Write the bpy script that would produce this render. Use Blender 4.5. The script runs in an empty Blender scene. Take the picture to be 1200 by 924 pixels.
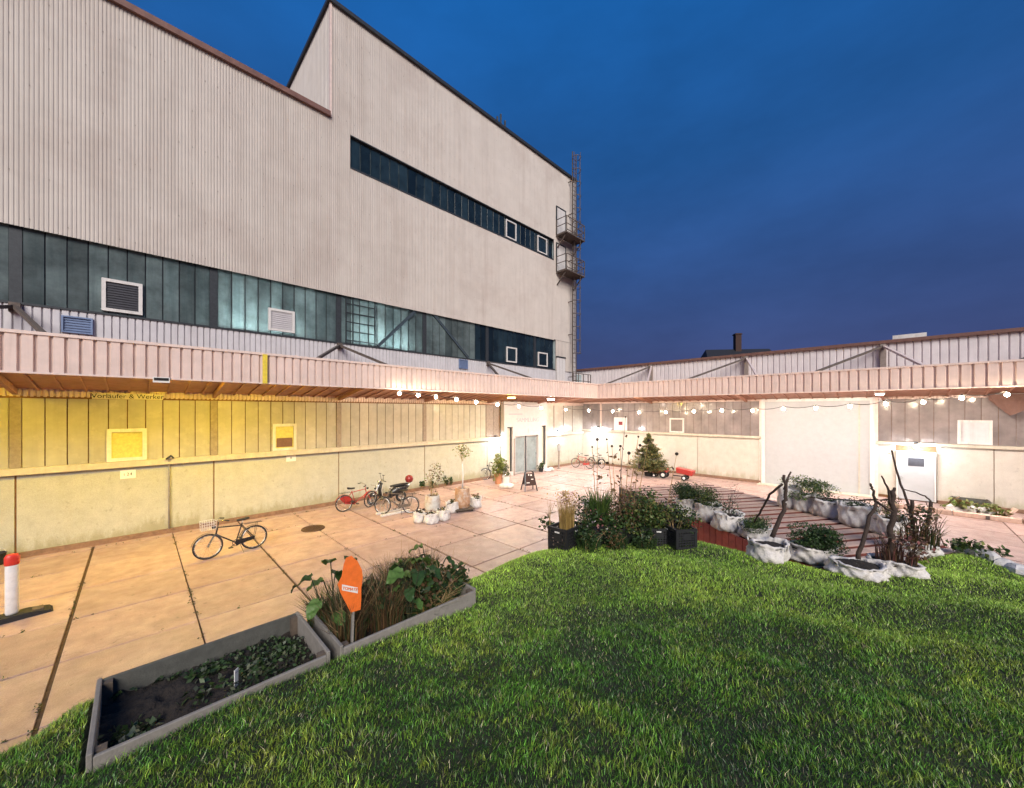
import bpy, bmesh, math, random
import numpy as np
from mathutils import Vector, Matrix, noise as mnoise
R = math.radians
PI = math.pi
random.seed(11)
rng = np.random.default_rng(11)
sc = bpy.context.scene
COL = sc.collection

# ------------------------------------------------------------------ camera, sky, light, exposure
CAMZ = 4.0
FPX = 440.0          # focal length in photo pixels (1200 px wide picture)
HOR = 482.0          # horizon row in the photo
cam = bpy.data.cameras.new('camera')
cam.sensor_width = 36
cam.lens = 36 * FPX / 1200
cam.shift_y = (HOR - 462) / 1200
cam.clip_start = 0.05
cam.clip_end = 2000
camo = bpy.data.objects.new('camera', cam)
COL.objects.link(camo)
camo.location = (0, 0, CAMZ)
camo.rotation_euler = (PI / 2, 0, -PI / 4)
sc.camera = camo

EXPO = 1.5
wd = bpy.data.worlds.new('World')
sc.world = wd
wd.use_nodes = True
nt = wd.node_tree
bg = nt.nodes['Background']
tc = nt.nodes.new('ShaderNodeTexCoord')
sx = nt.nodes.new('ShaderNodeSeparateXYZ')
nt.links.new(tc.outputs['Generated'], sx.inputs[0])
rp = nt.nodes.new('ShaderNodeValToRGB')


def lin(r, g, b):
    f = lambda v: (v / 255 / 12.92) if v / 255 <= 0.04045 else ((v / 255 + 0.055) / 1.055) ** 2.4
    return (f(r), f(g), f(b), 1)


els = rp.color_ramp.elements
els[0].position = 0.0
els[0].color = lin(72, 72, 116)
els[1].position = 0.80
els[1].color = lin(24, 98, 174)
for p, c in ((0.15, (61, 77, 125)), (0.32, (51, 83, 140)), (0.52, (36, 87, 150))):
    e = els.new(p)
    e.color = lin(*c)
nz = nt.nodes.new('ShaderNodeTexNoise')
nz.inputs['Scale'].default_value = 2.2
nz.inputs['Detail'].default_value = 5
nz.inputs['Roughness'].default_value = 0.6
mpn = nt.nodes.new('ShaderNodeMapping')
mpn.inputs['Scale'].default_value = (1.0, 1.0, 2.6)
nt.links.new(tc.outputs['Generated'], mpn.inputs['Vector'])
nt.links.new(mpn.outputs['Vector'], nz.inputs['Vector'])
mr = nt.nodes.new('ShaderNodeMapRange')
mr.inputs['From Min'].default_value = 0.3
mr.inputs['From Max'].default_value = 0.7
mr.inputs['To Min'].default_value = 0.86
mr.inputs['To Max'].default_value = 1.16
nt.links.new(nz.outputs['Fac'], mr.inputs['Value'])
vm = nt.nodes.new('ShaderNodeVectorMath')
vm.operation = 'SCALE'
nt.links.new(sx.outputs['Z'], rp.inputs['Fac'])
nt.links.new(rp.outputs['Color'], vm.inputs[0])
nt.links.new(mr.outputs['Result'], vm.inputs['Scale'])
nt.links.new(vm.outputs['Vector'], bg.inputs['Color'])
bg.inputs['Strength'].default_value = 1 / 2 ** EXPO

sun = bpy.data.lights.new('dusk_glow', 'SUN')
sun.energy = 1.5
sun.angle = R(32)
sun.color = (1.0, 0.93, 0.85)
suno = bpy.data.objects.new('dusk_glow', sun)
COL.objects.link(suno)
# light travels along this direction (from behind the camera, a little from its right)
sd = Vector((0.54, 0.70, -0.52)).normalized()
suno.rotation_euler = sd.to_track_quat('-Z', 'Y').to_euler()
suno.location = (-10, -20, 30)

vs = sc.view_settings
vs.view_transform = 'Standard'
vs.look = 'None'
vs.gamma = 1
vs.exposure = EXPO
vs.use_curve_mapping = False
sc.cycles.use_denoising = True
sc.cycles.max_bounces = 6
sc.cycles.diffuse_bounces = 3
sc.cycles.glossy_bounces = 3
sc.cycles.transmission_bounces = 4
sc.cycles.transparent_max_bounces = 6
sc.cycles.sample_clamp_indirect = 4
sc.cycles.caustics_reflective = False
sc.cycles.caustics_refractive = False

# ------------------------------------------------------------------ pixel -> place
S2 = math.sqrt(2)
YA = 16.71           # front plane of the tall hall
XB = 24.5            # front plane of the low warehouse


def W2(lat, d):
    return ((lat + d) / S2, (d - lat) / S2)


def G(px, py, z=0.0):
    d = FPX * (CAMZ - z) / (py - HOR)
    return Vector((*W2((px - 600) / FPX * d, d), z))


def gd(py, z=0.0):
    return FPX * (CAMZ - z) / (py - HOR)


def onA(px, py, plane=YA):
    t = (px - 600) / FPX
    d = S2 * plane / (1 - t)
    return plane * (1 + t) / (1 - t), CAMZ - (py - HOR) * d / FPX


def onB(px, py, plane=XB):
    t = (px - 600) / FPX
    d = S2 * plane / (1 + t)
    return plane * (1 - t) / (1 + t), CAMZ - (py - HOR) * d / FPX


# ------------------------------------------------------------------ materials
MAT = {}


def mat(name, col, rough=0.7, metal=0.0, var=0.15, scale=3.0, col2=None, bump=0.0, bscale=60.0,
        streak=0.0, streakcol=(0.12, 0.09, 0.06), rnd=0.0, emit=None, estr=0.0, attr=None, trans=0.0,
        spec=0.5, dirt=0.0, dirtcol=(0.1, 0.07, 0.04), dscale=1.2, dlo=0.55, dhi=0.75, coat=0.0, spots=0.0, crack=0.0, splash=0.0):
    m = bpy.data.materials.new(name)
    m.use_nodes = True
    t = m.node_tree
    N, L = t.nodes, t.links
    b = N['Principled BSDF']
    b.inputs['Roughness'].default_value = rough
    b.inputs['Metallic'].default_value = metal
    b.inputs['Specular IOR Level'].default_value = spec
    b.inputs['Coat Weight'].default_value = coat
    if emit:
        b.inputs['Emission Color'].default_value = (*emit, 1)
        b.inputs['Emission Strength'].default_value = estr
    geo = N.new('ShaderNodeNewGeometry')
    pos = geo.outputs['Position']
    if attr:
        a = N.new('ShaderNodeAttribute')
        a.attribute_name = attr
        cur = a.outputs['Color']
    else:
        rgb = N.new('ShaderNodeRGB')
        rgb.outputs[0].default_value = (*col, 1)
        cur = rgb.outputs[0]

    def noise(sc_, det=4, rough_=0.6, vec=None):
        n = N.new('ShaderNodeTexNoise')
        n.inputs['Scale'].default_value = sc_
        n.inputs['Detail'].default_value = det
        n.inputs['Roughness'].default_value = rough_
        L.new(vec or pos, n.inputs['Vector'])
        return n.outputs['Fac']

    def rng_(v, a0, a1, b0, b1):
        r = N.new('ShaderNodeMapRange')
        r.inputs['From Min'].default_value = a0
        r.inputs['From Max'].default_value = a1
        r.inputs['To Min'].default_value = b0
        r.inputs['To Max'].default_value = b1
        L.new(v, r.inputs['Value'])
        return r.outputs['Result']

    def mix(f, c0, c1, mode='MIX'):
        x = N.new('ShaderNodeMix')
        x.data_type = 'RGBA'
        x.blend_type = mode
        L.new(f, x.inputs['Factor'])
        for c, i in ((c0, 'A'), (c1, 'B')):
            s = [s for s in x.inputs if s.name == i and s.type == 'RGBA'][0]
            if isinstance(c, tuple):
                s.default_value = (*c, 1)
            else:
                L.new(c, s)
        return [o for o in x.outputs if o.type == 'RGBA'][0]

    def scl(c, f):
        v = N.new('ShaderNodeVectorMath')
        v.operation = 'SCALE'
        L.new(c, v.inputs[0])
        L.new(f, v.inputs['Scale'])
        return v.outputs['Vector']

    if col2:
        cur = mix(rng_(noise(scale), 0.4, 0.62, 0, 1), cur, tuple(col2))
    if var:
        cur = scl(cur, rng_(noise(scale * 2.3, 6, 0.65), 0.3, 0.7, 1 - var, 1 + var))
    if rnd:
        oi = N.new('ShaderNodeObjectInfo')
        cur = scl(cur, rng_(oi.outputs['Random'], 0, 1, 1 - rnd, 1 + rnd))
    if streak:
        mp = N.new('ShaderNodeMapping')
        mp.inputs['Scale'].default_value = (5, 5, 0.25)
        L.new(pos, mp.inputs['Vector'])
        cur = mix(rng_(noise(1.0, 5, 0.7, mp.outputs['Vector']), 0.52, 0.78, 0, streak), cur, tuple(streakcol))
        mpb = N.new('ShaderNodeMapping')
        mpb.inputs['Scale'].default_value = (1.6, 1.6, 0.07)
        L.new(pos, mpb.inputs['Vector'])
        cur = mix(rng_(noise(1.0, 6, 0.7, mpb.outputs['Vector']), 0.50, 0.72, 0, streak * 0.8), cur, tuple(streakcol))
    if dirt:
        cur = mix(rng_(noise(dscale, 8, 0.7), dlo, dhi, 0, dirt), cur, tuple(dirtcol))
    if spots:
        cur = mix(rng_(noise(6.5, 3, 0.5), 0.66, 0.72, 0, spots), cur, tuple(c * 0.35 for c in col))
        mp2 = N.new('ShaderNodeMapping')
        mp2.inputs['Scale'].default_value = (0.35, 2.6, 1)
        mp2.inputs['Rotation'].default_value = (0, 0, 0.12)
        L.new(pos, mp2.inputs['Vector'])
        cur = mix(rng_(noise(1.3, 6, 0.75, mp2.outputs['Vector']), 0.56, 0.74, 0, spots * 0.6), cur, tuple(c * 0.5 for c in col))
        cur = scl(cur, rng_(noise(70, 2, 0.5), 0.3, 0.7, 0.86, 1.12))
    if crack:
        nn = N.new('ShaderNodeTexNoise')
        nn.inputs['Scale'].default_value = 1.6
        nn.inputs['Detail'].default_value = 6
        L.new(pos, nn.inputs['Vector'])
        ad = N.new('ShaderNodeVectorMath')
        ad.operation = 'MULTIPLY_ADD'
        L.new(nn.outputs['Color'], ad.inputs[0])
        ad.inputs[1].default_value = (1.1, 1.1, 0)
        L.new(pos, ad.inputs[2])
        vo = N.new('ShaderNodeTexVoronoi')
        vo.feature = 'DISTANCE_TO_EDGE'
        vo.inputs['Scale'].default_value = 0.17
        L.new(ad.outputs[0], vo.inputs['Vector'])
        cur = mix(rng_(vo.outputs['Distance'], 0.0, 0.0022, crack, 0), cur, tuple(c * 0.25 for c in col))
    if splash:
        sp = N.new('ShaderNodeSeparateXYZ')
        L.new(pos, sp.inputs[0])
        hz = rng_(sp.outputs['Z'], 0.15, 0.85, 0.34, -0.1)
        mp3 = N.new('ShaderNodeMapping')
        mp3.inputs['Scale'].default_value = (3.5, 3.5, 0.9)
        L.new(pos, mp3.inputs['Vector'])
        sm = N.new('ShaderNodeMath')
        sm.operation = 'ADD'
        L.new(hz, sm.inputs[0])
        L.new(noise(1.0, 6, 0.7, mp3.outputs['Vector']), sm.inputs[1])
        cur = mix(rng_(sm.outputs[0], 0.62, 0.82, 0, splash), cur, (0.22, 0.20, 0.09))
    L.new(cur, b.inputs['Base Color'])
    L.new(rng_(noise(scale * 3, 4), 0.3, 0.7, max(0.02, rough - 0.12), min(1, rough + 0.12)), b.inputs['Roughness'])
    if bump:
        bp = N.new('ShaderNodeBump')
        bp.inputs['Strength'].default_value = bump
        bp.inputs['Distance'].default_value = 0.02
        L.new(noise(bscale, 5), bp.inputs['Height'])
        L.new(bp.outputs['Normal'], b.inputs['Normal'])
    if trans:
        tr = N.new('ShaderNodeBsdfTranslucent')
        L.new(cur, tr.inputs['Color'])
        ms = N.new('ShaderNodeMixShader')
        ms.inputs[0].default_value = trans
        L.new(b.outputs[0], ms.inputs[1])
        L.new(tr.outputs[0], ms.inputs[2])
        L.new(ms.outputs[0], N['Material Output'].inputs['Surface'])
    MAT[name] = m
    return m


mat('cladding', (0.53, 0.475, 0.425), 0.55, var=0.06, scale=0.5, streak=0.38, streakcol=(0.30, 0.23, 0.19), dirt=0.4, dirtcol=(0.32, 0.24, 0.20), dscale=0.25, dlo=0.5, dhi=0.72)
mat('strip_cladding', (0.58, 0.56, 0.57), 0.45, var=0.08, scale=1.2, streak=0.3, streakcol=(0.3, 0.26, 0.26))
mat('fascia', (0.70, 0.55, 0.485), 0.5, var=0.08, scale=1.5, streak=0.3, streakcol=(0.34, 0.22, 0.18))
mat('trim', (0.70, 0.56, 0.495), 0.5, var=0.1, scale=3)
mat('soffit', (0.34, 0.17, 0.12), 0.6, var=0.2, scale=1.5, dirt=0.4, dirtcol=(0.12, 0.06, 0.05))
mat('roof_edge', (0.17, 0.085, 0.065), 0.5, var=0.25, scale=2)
mat('concrete_wall', (0.41, 0.40, 0.335), 0.8, splash=0.55, spots=0.25, var=0.10, scale=1.3, bump=0.25, bscale=25, rnd=0.05, streak=0.25, streakcol=(0.36, 0.32, 0.20), dirt=0.3, dirtcol=(0.42, 0.36, 0.22), dscale=0.9)
mat('concrete_pale', (0.52, 0.48, 0.42), 0.8, var=0.09, scale=1.3, bump=0.25, bscale=25, rnd=0.05, streak=0.2, streakcol=(0.42, 0.37, 0.27), splash=0.45, spots=0.2)
mat('strip_pale', (0.76, 0.70, 0.69), 0.45, var=0.08, scale=1.2, streak=0.3, streakcol=(0.42, 0.36, 0.35))
mat('portal_white', (0.52, 0.48, 0.465), 0.5, var=0.06, scale=2)
mat('joint', (0.20, 0.10, 0.045), 0.9, var=0.3, scale=4)
mat('plinth', (0.20, 0.115, 0.075), 0.9, var=0.3, scale=3, bump=0.4, bscale=20)
mat('ledge', (0.50, 0.45, 0.36), 0.7, var=0.12, scale=3, streak=0.3)
mat('steel_dark', (0.045, 0.05, 0.055), 0.5, 0.4, var=0.2, scale=6)
mat('steel_blue', (0.055, 0.075, 0.09), 0.5, 0.3, var=0.2, scale=6)
mat('post', (0.27, 0.22, 0.19), 0.6, var=0.2, scale=4)
mat('rusty_steel', (0.12, 0.095, 0.08), 0.7, 0.2, var=0.35, scale=5, dirt=0.6, dirtcol=(0.10, 0.04, 0.02), dscale=4)
mat('galvanised', (0.42, 0.42, 0.42), 0.45, 0.6, var=0.2, scale=5)
mat('white_frame', (0.66, 0.63, 0.60), 0.5, var=0.08, scale=5, streak=0.3)
mat('louvre', (0.05, 0.05, 0.06), 0.5, var=0.2)
mat('louvre_blue', (0.16, 0.22, 0.36), 0.5, var=0.15)
mat('pane_pale', (0.52, 0.49, 0.43), 0.22, var=0.10, scale=1.0, rnd=0.10, trans=0.2, streak=0.25, streakcol=(0.36, 0.30, 0.22))
mat('pane_teal', (0.22, 0.27, 0.27), 0.16, var=0.45, scale=0.5, rnd=0.35, trans=0.6, streak=0.5, streakcol=(0.06, 0.11, 0.12))
mat('pane_black', (0.012, 0.022, 0.028), 0.12, var=0.4, scale=1.0, rnd=0.5)
mat('pane_dusk', (0.25, 0.215, 0.205), 0.14, var=0.25, scale=0.6, rnd=0.12, streak=0.2, streakcol=(0.10, 0.07, 0.06))
mat('pane_yellow', (0.55, 0.50, 0.16), 0.5, var=0.2, scale=5)
mat('glass_door', (0.22, 0.26, 0.27), 0.08, var=0.2, scale=1.0)
mat('slab', (0.365, 0.242, 0.212), 0.40, spots=0.5, crack=0.38, var=0.2, scale=1.1, rnd=0.13, bump=0.4, bscale=45, dirt=0.6, dirtcol=(0.21, 0.14, 0.105), dscale=0.8, col2=(0.405, 0.285, 0.255))
mat('ground', (0.085, 0.05, 0.032), 0.95, var=0.4, scale=4, bump=0.5)
mat('soil', (0.020, 0.014, 0.010), 0.95, var=0.5, scale=14, bump=1.0, bscale=50)
mat('turf', (0.024, 0.030, 0.010), 0.95, var=0.4, scale=9, bump=0.6, bscale=40)
mat('grass', (0.05, 0.1, 0.02), 0.42, var=0.0, attr='tint', trans=0.2, spec=0.5)
mat('leaf', (0.05, 0.1, 0.02), 0.5, var=0.0, attr='tint', trans=0.25, spec=0.4)
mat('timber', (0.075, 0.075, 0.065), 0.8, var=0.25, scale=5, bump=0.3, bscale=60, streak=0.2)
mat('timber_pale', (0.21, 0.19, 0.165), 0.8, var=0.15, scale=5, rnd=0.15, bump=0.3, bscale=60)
mat('timber_dark', (0.10, 0.075, 0.055), 0.85, var=0.3, scale=5, bump=0.3)
mat('plank', (0.50, 0.34, 0.26), 0.8, var=0.2, scale=4, rnd=0.18, bump=0.3, bscale=60, dirt=0.4, dirtcol=(0.25, 0.12, 0.09))
mat('red_board', (0.34, 0.07, 0.06), 0.65, var=0.2, scale=4, rnd=0.2, bump=0.2, dirt=0.3, dirtcol=(0.14, 0.04, 0.03), dscale=3)
mat('deck_under', (0.14, 0.035, 0.025), 0.8, var=0.3, scale=4)
mat('bag', (0.70, 0.655, 0.61), 0.85, var=0.15, scale=9, bump=0.7, bscale=38, dirt=0.55, dirtcol=(0.34, 0.27, 0.20), dscale=3.0, trans=0.1)
mat('bark', (0.055, 0.035, 0.026), 0.9, var=0.35, scale=20, bump=0.6, bscale=80)
mat('stalk', (0.30, 0.20, 0.09), 0.85, var=0.25, scale=20)
mat('seed_head', (0.028, 0.017, 0.012), 0.95, var=0.3, scale=30, bump=0.6, bscale=150)
mat('crate', (0.018, 0.018, 0.020), 0.45, var=0.2, scale=10)
mat('paper', (0.72, 0.70, 0.66), 0.7, var=0.05, scale=10)
mat('ink', (0.012, 0.01, 0.01), 0.8, var=0.0)
mat('ink_faint', (0.40, 0.34, 0.38), 0.8, var=0.1, scale=6)
mat('orange_paint', (0.80, 0.16, 0.025), 0.5, var=0.12, scale=8, dirt=0.3, dirtcol=(0.42, 0.08, 0.02), dscale=8)
mat('black_rubber', (0.014, 0.014, 0.015), 0.7, var=0.2, scale=20)
mat('black_paint', (0.016, 0.016, 0.018), 0.3, var=0.2, scale=10)
mat('red_paint', (0.33, 0.03, 0.025), 0.35, var=0.15, scale=10)
mat('dark_red', (0.20, 0.02, 0.02), 0.3, var=0.15, scale=10)
mat('chrome', (0.55, 0.55, 0.55), 0.25, 0.9, var=0.1)
mat('cream', (0.62, 0.56, 0.44), 0.4, var=0.1)
mat('white_plastic', (0.70, 0.68, 0.66), 0.5, var=0.1, scale=5, dirt=0.25, dirtcol=(0.45, 0.38, 0.3), dscale=4)
mat('red_plastic', (0.60, 0.04, 0.025), 0.35, var=0.1)
mat('drum', (0.56, 0.53, 0.48), 0.6, var=0.12, scale=5, dirt=0.7, dirtcol=(0.32, 0.15, 0.06), dscale=3, dlo=0.42, dhi=0.6)
mat('drum_rust', (0.42, 0.24, 0.13), 0.7, var=0.2, scale=5, dirt=0.7, dirtcol=(0.58, 0.52, 0.46), dscale=3.5, dlo=0.45, dhi=0.6)
mat('terracotta', (0.50, 0.22, 0.11), 0.75, var=0.15, scale=6)
mat('stone', (0.55, 0.52, 0.49), 0.85, var=0.25, scale=7, rnd=0.15, bump=0.6, bscale=30)
mat('manhole', (0.09, 0.05, 0.03), 0.6, 0.5, var=0.3, scale=15, bump=0.6, bscale=60)
mat('washer', (0.27, 0.23, 0.20), 0.6, var=0.2)
mat('brick_dark', (0.05, 0.025, 0.02), 0.9, var=0.3, scale=6)
mat('roof_dark', (0.012, 0.012, 0.015), 0.7, var=0.3, scale=3)  # near-black colour stands in for the far roof being unlit
mat('yellow_paint', (0.72, 0.56, 0.06), 0.5, var=0.15, scale=6)
mat('plain_brown', (0.16, 0.085, 0.065), 0.8, var=0.15, scale=4)
mat('interior', (0.30, 0.36, 0.37), 0.9, var=0.3, scale=1)
mat('door_white', (0.40, 0.41, 0.42), 0.5, var=0.05, scale=2, streak=0.12, streakcol=(0.5, 0.45, 0.38))
mat('bulb_warm', (1, 1, 1), 0.5, var=0, emit=(1.0, 0.82, 0.56), estr=110)
mat('bulb_cold', (1, 1, 1), 0.5, var=0, emit=(0.85, 0.93, 1.0), estr=200)
mat('lamp_yellow', (1, 1, 1), 0.5, var=0, emit=(1.0, 0.70, 0.035), estr=180)
mat('lamp_warm', (1, 1, 1), 0.5, var=0, emit=(1.0, 0.74, 0.42), estr=95)
mat('lamp_white', (1, 1, 1), 0.5, var=0, emit=(1.0, 0.90, 0.82), estr=130)
mat('tube_inside', (1, 1, 1), 0.5, var=0, emit=(1.0, 1.0, 1.0), estr=150)


# ------------------------------------------------------------------ mesh helpers
def wloc(o):
    v = Vector((0, 0, 0))
    while o is not None:
        v = v + o.location
        o = o.parent
    return v


class MB:
    def __init__(s):
        s.v, s.f = [], []

    def quad(s, *p):
        n = len(s.v)
        s.v += [tuple(q) for q in p]
        s.f.append(tuple(range(n, n + len(p))))
        return s

    def box(s, x0, x1, y0, y1, z0, z1):
        n = len(s.v)
        s.v += [(x, y, z) for z in (z0, z1) for y in (y0, y1) for x in (x0, x1)]
        s.f += [tuple(n + i for i in q) for q in ((0, 2, 3, 1), (4, 5, 7, 6), (0, 1, 5, 4), (2, 6, 7, 3), (0, 4, 6, 2), (1, 3, 7, 5))]
        return s

    def bar(s, a, b, w, h=None, up=(0, 0, 1)):
        h = h or w
        a, b = Vector(a), Vector(b)
        d = (b - a).normalized()
        u = Vector(up)
        if abs(d.dot(u)) > 0.97:
            u = Vector((1, 0, 0))
        x = d.cross(u).normalized() * w / 2
        y = x.cross(d).normalized() * h / 2
        n = len(s.v)
        for p in (a, b):
            s.v += [tuple(p - x - y), tuple(p + x - y), tuple(p + x + y), tuple(p - x + y)]
        s.f += [tuple(n + i for i in q) for q in ((3, 2, 1, 0), (4, 5, 6, 7), (0, 1, 5, 4), (1, 2, 6, 5), (2, 3, 7, 6), (3, 0, 4, 7))]
        return s

    def tube(s, pts, r, n=8, cap=True):
        pts = [Vector(p) for p in pts]
        k = len(pts)
        rs = r if isinstance(r, (list, tuple)) else [r] * k
        base = len(s.v)
        px = None
        for i, p in enumerate(pts):
            d = (pts[min(i + 1, k - 1)] - pts[max(i - 1, 0)]).normalized()
            if px is None:
                u = Vector((0, 0, 1)) if abs(d.z) < 0.9 else Vector((1, 0, 0))
                x = d.cross(u).normalized()
            else:
                x = (px - d * px.dot(d)).normalized()
            px = x
            y = d.cross(x)
            for j in range(n):
                a = 2 * PI * j / n
                s.v.append(tuple(p + (x * math.cos(a) + y * math.sin(a)) * rs[i]))
        for i in range(k - 1):
            for j in range(n):
                s.f.append((base + i * n + j, base + i * n + (j + 1) % n, base + (i + 1) * n + (j + 1) % n, base + (i + 1) * n + j))
        if cap:
            s.f.append(tuple(base + j for j in reversed(range(n))))
            s.f.append(tuple(base + (k - 1) * n + j for j in range(n)))
        return s

    def lathe(s, prof, n=20, c=(0, 0, 0), wob=None, sx=1, sy=1, cap0=True, cap1=True):
        base = len(s.v)
        for i, (r, z) in enumerate(prof):
            for j in range(n):
                a = 2 * PI * j / n
                k = wob(a, z) if wob else 1
                s.v.append((c[0] + r * k * math.cos(a) * sx, c[1] + r * k * math.sin(a) * sy, c[2] + z))
        for i in range(len(prof) - 1):
            for j in range(n):
                s.f.append((base + i * n + j, base + i * n + (j + 1) % n, base + (i + 1) * n + (j + 1) % n, base + (i + 1) * n + j))
        if cap0:
            s.f.append(tuple(base + j for j in reversed(range(n))))
        if cap1:
            s.f.append(tuple(base + (len(prof) - 1) * n + j for j in range(n)))
        return s

    def torus(s, c, R_, r, axis='y', n=28, m=6):
        base = len(s.v)
        for i in range(n):
            a = 2 * PI * i / n
            for j in range(m):
                b = 2 * PI * j / m
                q = R_ + r * math.cos(b)
                if axis == 'y':
                    s.v.append((c[0] + q * math.cos(a), c[1] + r * math.sin(b), c[2] + q * math.sin(a)))
                elif axis == 'x':
                    s.v.append((c[0] + r * math.sin(b), c[1] + q * math.cos(a), c[2] + q * math.sin(a)))
                else:
                    s.v.append((c[0] + q * math.cos(a), c[1] + q * math.sin(a), c[2] + r * math.sin(b)))
        for i in range(n):
            for j in range(m):
                s.f.append((base + i * m + j, base + ((i + 1) % n) * m + j, base + ((i + 1) % n) * m + (j + 1) % m, base + i * m + (j + 1) % m))
        return s

    def prism(s, poly, y0, y1):
        """poly in x,z extruded along y"""
        n, k = len(s.v), len(poly)
        s.v += [(x, y0, z) for x, z in poly] + [(x, y1, z) for x, z in poly]
        s.f.append(tuple(range(n, n + k)))
        s.f.append(tuple(reversed(range(n + k, n + 2 * k))))
        for i in range(k):
            s.f.append((n + i, n + k + i, n + k + (i + 1) % k, n + (i + 1) % k))
        return s

    def mesh(s, name, m, origin=(0, 0, 0), smooth=False, bevel=0.0, sub=0):
        me = bpy.data.meshes.new(name)
        o = Vector(origin)
        me.from_pydata([tuple(Vector(p) - o) for p in s.v], [], s.f)
        bm = bmesh.new()
        bm.from_mesh(me)
        if bevel:
            bmesh.ops.bevel(bm, geom=bm.edges[:], offset=bevel, segments=1, affect='EDGES')
        bmesh.ops.recalc_face_normals(bm, faces=bm.faces[:])
        if sub:
            bmesh.ops.subdivide_edges(bm, edges=bm.edges[:], cuts=sub, use_grid_fill=True)
        bm.to_mesh(me)
        bm.free()
        if smooth:
            me.polygons.foreach_set('use_smooth', [True] * len(me.polygons))
        me.materials.append(MAT[m])
        return me

    def build(s, name, m, parent=None, local=False, **k):
        """vertices are world places (made relative to the parent), or local ones"""
        org = (0, 0, 0) if (local or parent is None) else wloc(parent)
        return link(name, s.mesh(name, m, origin=org, **k), parent)


def link(name, me, parent=None, loc=(0, 0, 0), rot=(0, 0, 0), scale=None):
    o = bpy.data.objects.new(name, me)
    COL.objects.link(o)
    o.parent = parent
    o.location = loc
    o.rotation_euler = rot
    if scale:
        o.scale = scale
    return o


def tag(o, label, cat, group=None):
    o['label'] = label
    o['category'] = cat
    if group:
        o['group'] = group
    return o


def struct(o):
    o['kind'] = 'structure'
    return o


def E(name, label, cat, loc=(0, 0, 0), rz=0.0, group=None):
    o = bpy.data.objects.new(name, None)
    COL.objects.link(o)
    o.empty_display_size = 0.2
    o.location = loc
    o.rotation_euler = (0, 0, rz)
    return tag(o, label, cat, group)


def lettering(txt, size, m, name='lettering'):
    cu = bpy.data.curves.new(name, 'FONT')
    cu.body = txt
    cu.size = size
    cu.align_x = 'CENTER'
    cu.align_y = 'CENTER'
    cu.extrude = 0.003
    o = bpy.data.objects.new(name, cu)
    COL.objects.link(o)
    bpy.context.view_layer.update()
    me = bpy.data.meshes.new_from_object(o)
    bpy.data.objects.remove(o)
    me.name = name
    me.materials.clear()
    me.materials.append(MAT[m])
    return me


# wall frames: s runs along the wall, o outwards towards the yard
def FA(s, o, z):
    return (s, YA - o, z)


def FB(s, o, z):
    return (XB - o, s, z)


def wbox(mb, F, s0, s1, o0, o1, z0, z1):
    p, q = F(s0, o0, z0), F(s1, o1, z1)
    return mb.box(min(p[0], q[0]), max(p[0], q[0]), min(p[1], q[1]), max(p[1], q[1]), z0, z1)


def corr(mb, F, s0, s1, z0, z1, o, pitch, depth, groove=0.35, slope=0.12, shift=0.0):
    """trapezoidal sheet: flats at o, grooves at o-depth"""
    pts = [(s0, o)]
    k = math.floor((s0 - shift) / pitch)
    while shift + k * pitch < s1:
        a = shift + k * pitch
        for f, oo in ((1 - groove - slope, o), (1 - groove, o - depth), (1 - slope, o - depth), (1.0, o)):
            x = a + f * pitch
            if s0 < x < s1:
                pts.append((x, oo))
        k += 1
    pts.append((s1, o))
    n = len(mb.v)
    for s, oo in pts:
        mb.v.append(F(s, oo, z0))
        mb.v.append(F(s, oo, z1))
    for i in range(len(pts) - 1):
        mb.f.append((n + 2 * i, n + 2 * i + 2, n + 2 * i + 3, n + 2 * i + 1))
    return mb


# ------------------------------------------------------------------ mound shape (lawn)
LAWN_EDGE_Z = 1.58
_px = [(-260, 1050), (-120, 940), (0, 882), (60, 856)]
OUT = [G(x, y, LAWN_EDGE_Z).xy for x, y in _px]
OUT += [Vector((-0.36, 4.74)), Vector((3.1, 4.74))]
OUT += [G(x, y, LAWN_EDGE_Z).xy for x, y in ((545, 677), (585, 660), (632, 641), (700, 630), (790, 630), (846, 637), (900, 652), (960, 666), (1040, 674), (1098, 652), (1128, 642), (1200, 671), (1330, 735))]
OUT += [Vector(W2(9.5, 2.0)), Vector(W2(9.5, -4)), Vector(W2(-5.5, -4)), Vector(W2(-5.5, 0.5))]
OUTA = np.array([(p.x, p.y) for p in OUT])


def sdist(P):
    """signed distance (numpy) to the lawn outline, positive outside"""
    P = np.asarray(P, float)
    A = OUTA
    B = np.roll(OUTA, -1, 0)
    best = np.full(len(P), 1e9)
    ins = np.zeros(len(P), bool)
    for a, b in zip(A, B):
        ab = b - a
        t = np.clip(((P - a) @ ab) / (ab @ ab), 0, 1)
        q = a + t[:, None] * ab
        best = np.minimum(best, np.hypot(*(P - q).T))
        c = ((a[1] > P[:, 1]) != (b[1] > P[:, 1]))
        with np.errstate(divide='ignore', invalid='ignore'):
            xx = (b[0] - a[0]) * (P[:, 1] - a[1]) / (b[1] - a[1]) + a[0]
        ins ^= c & (P[:, 0] < xx)
    return np.where(ins, -best, best)


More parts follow.
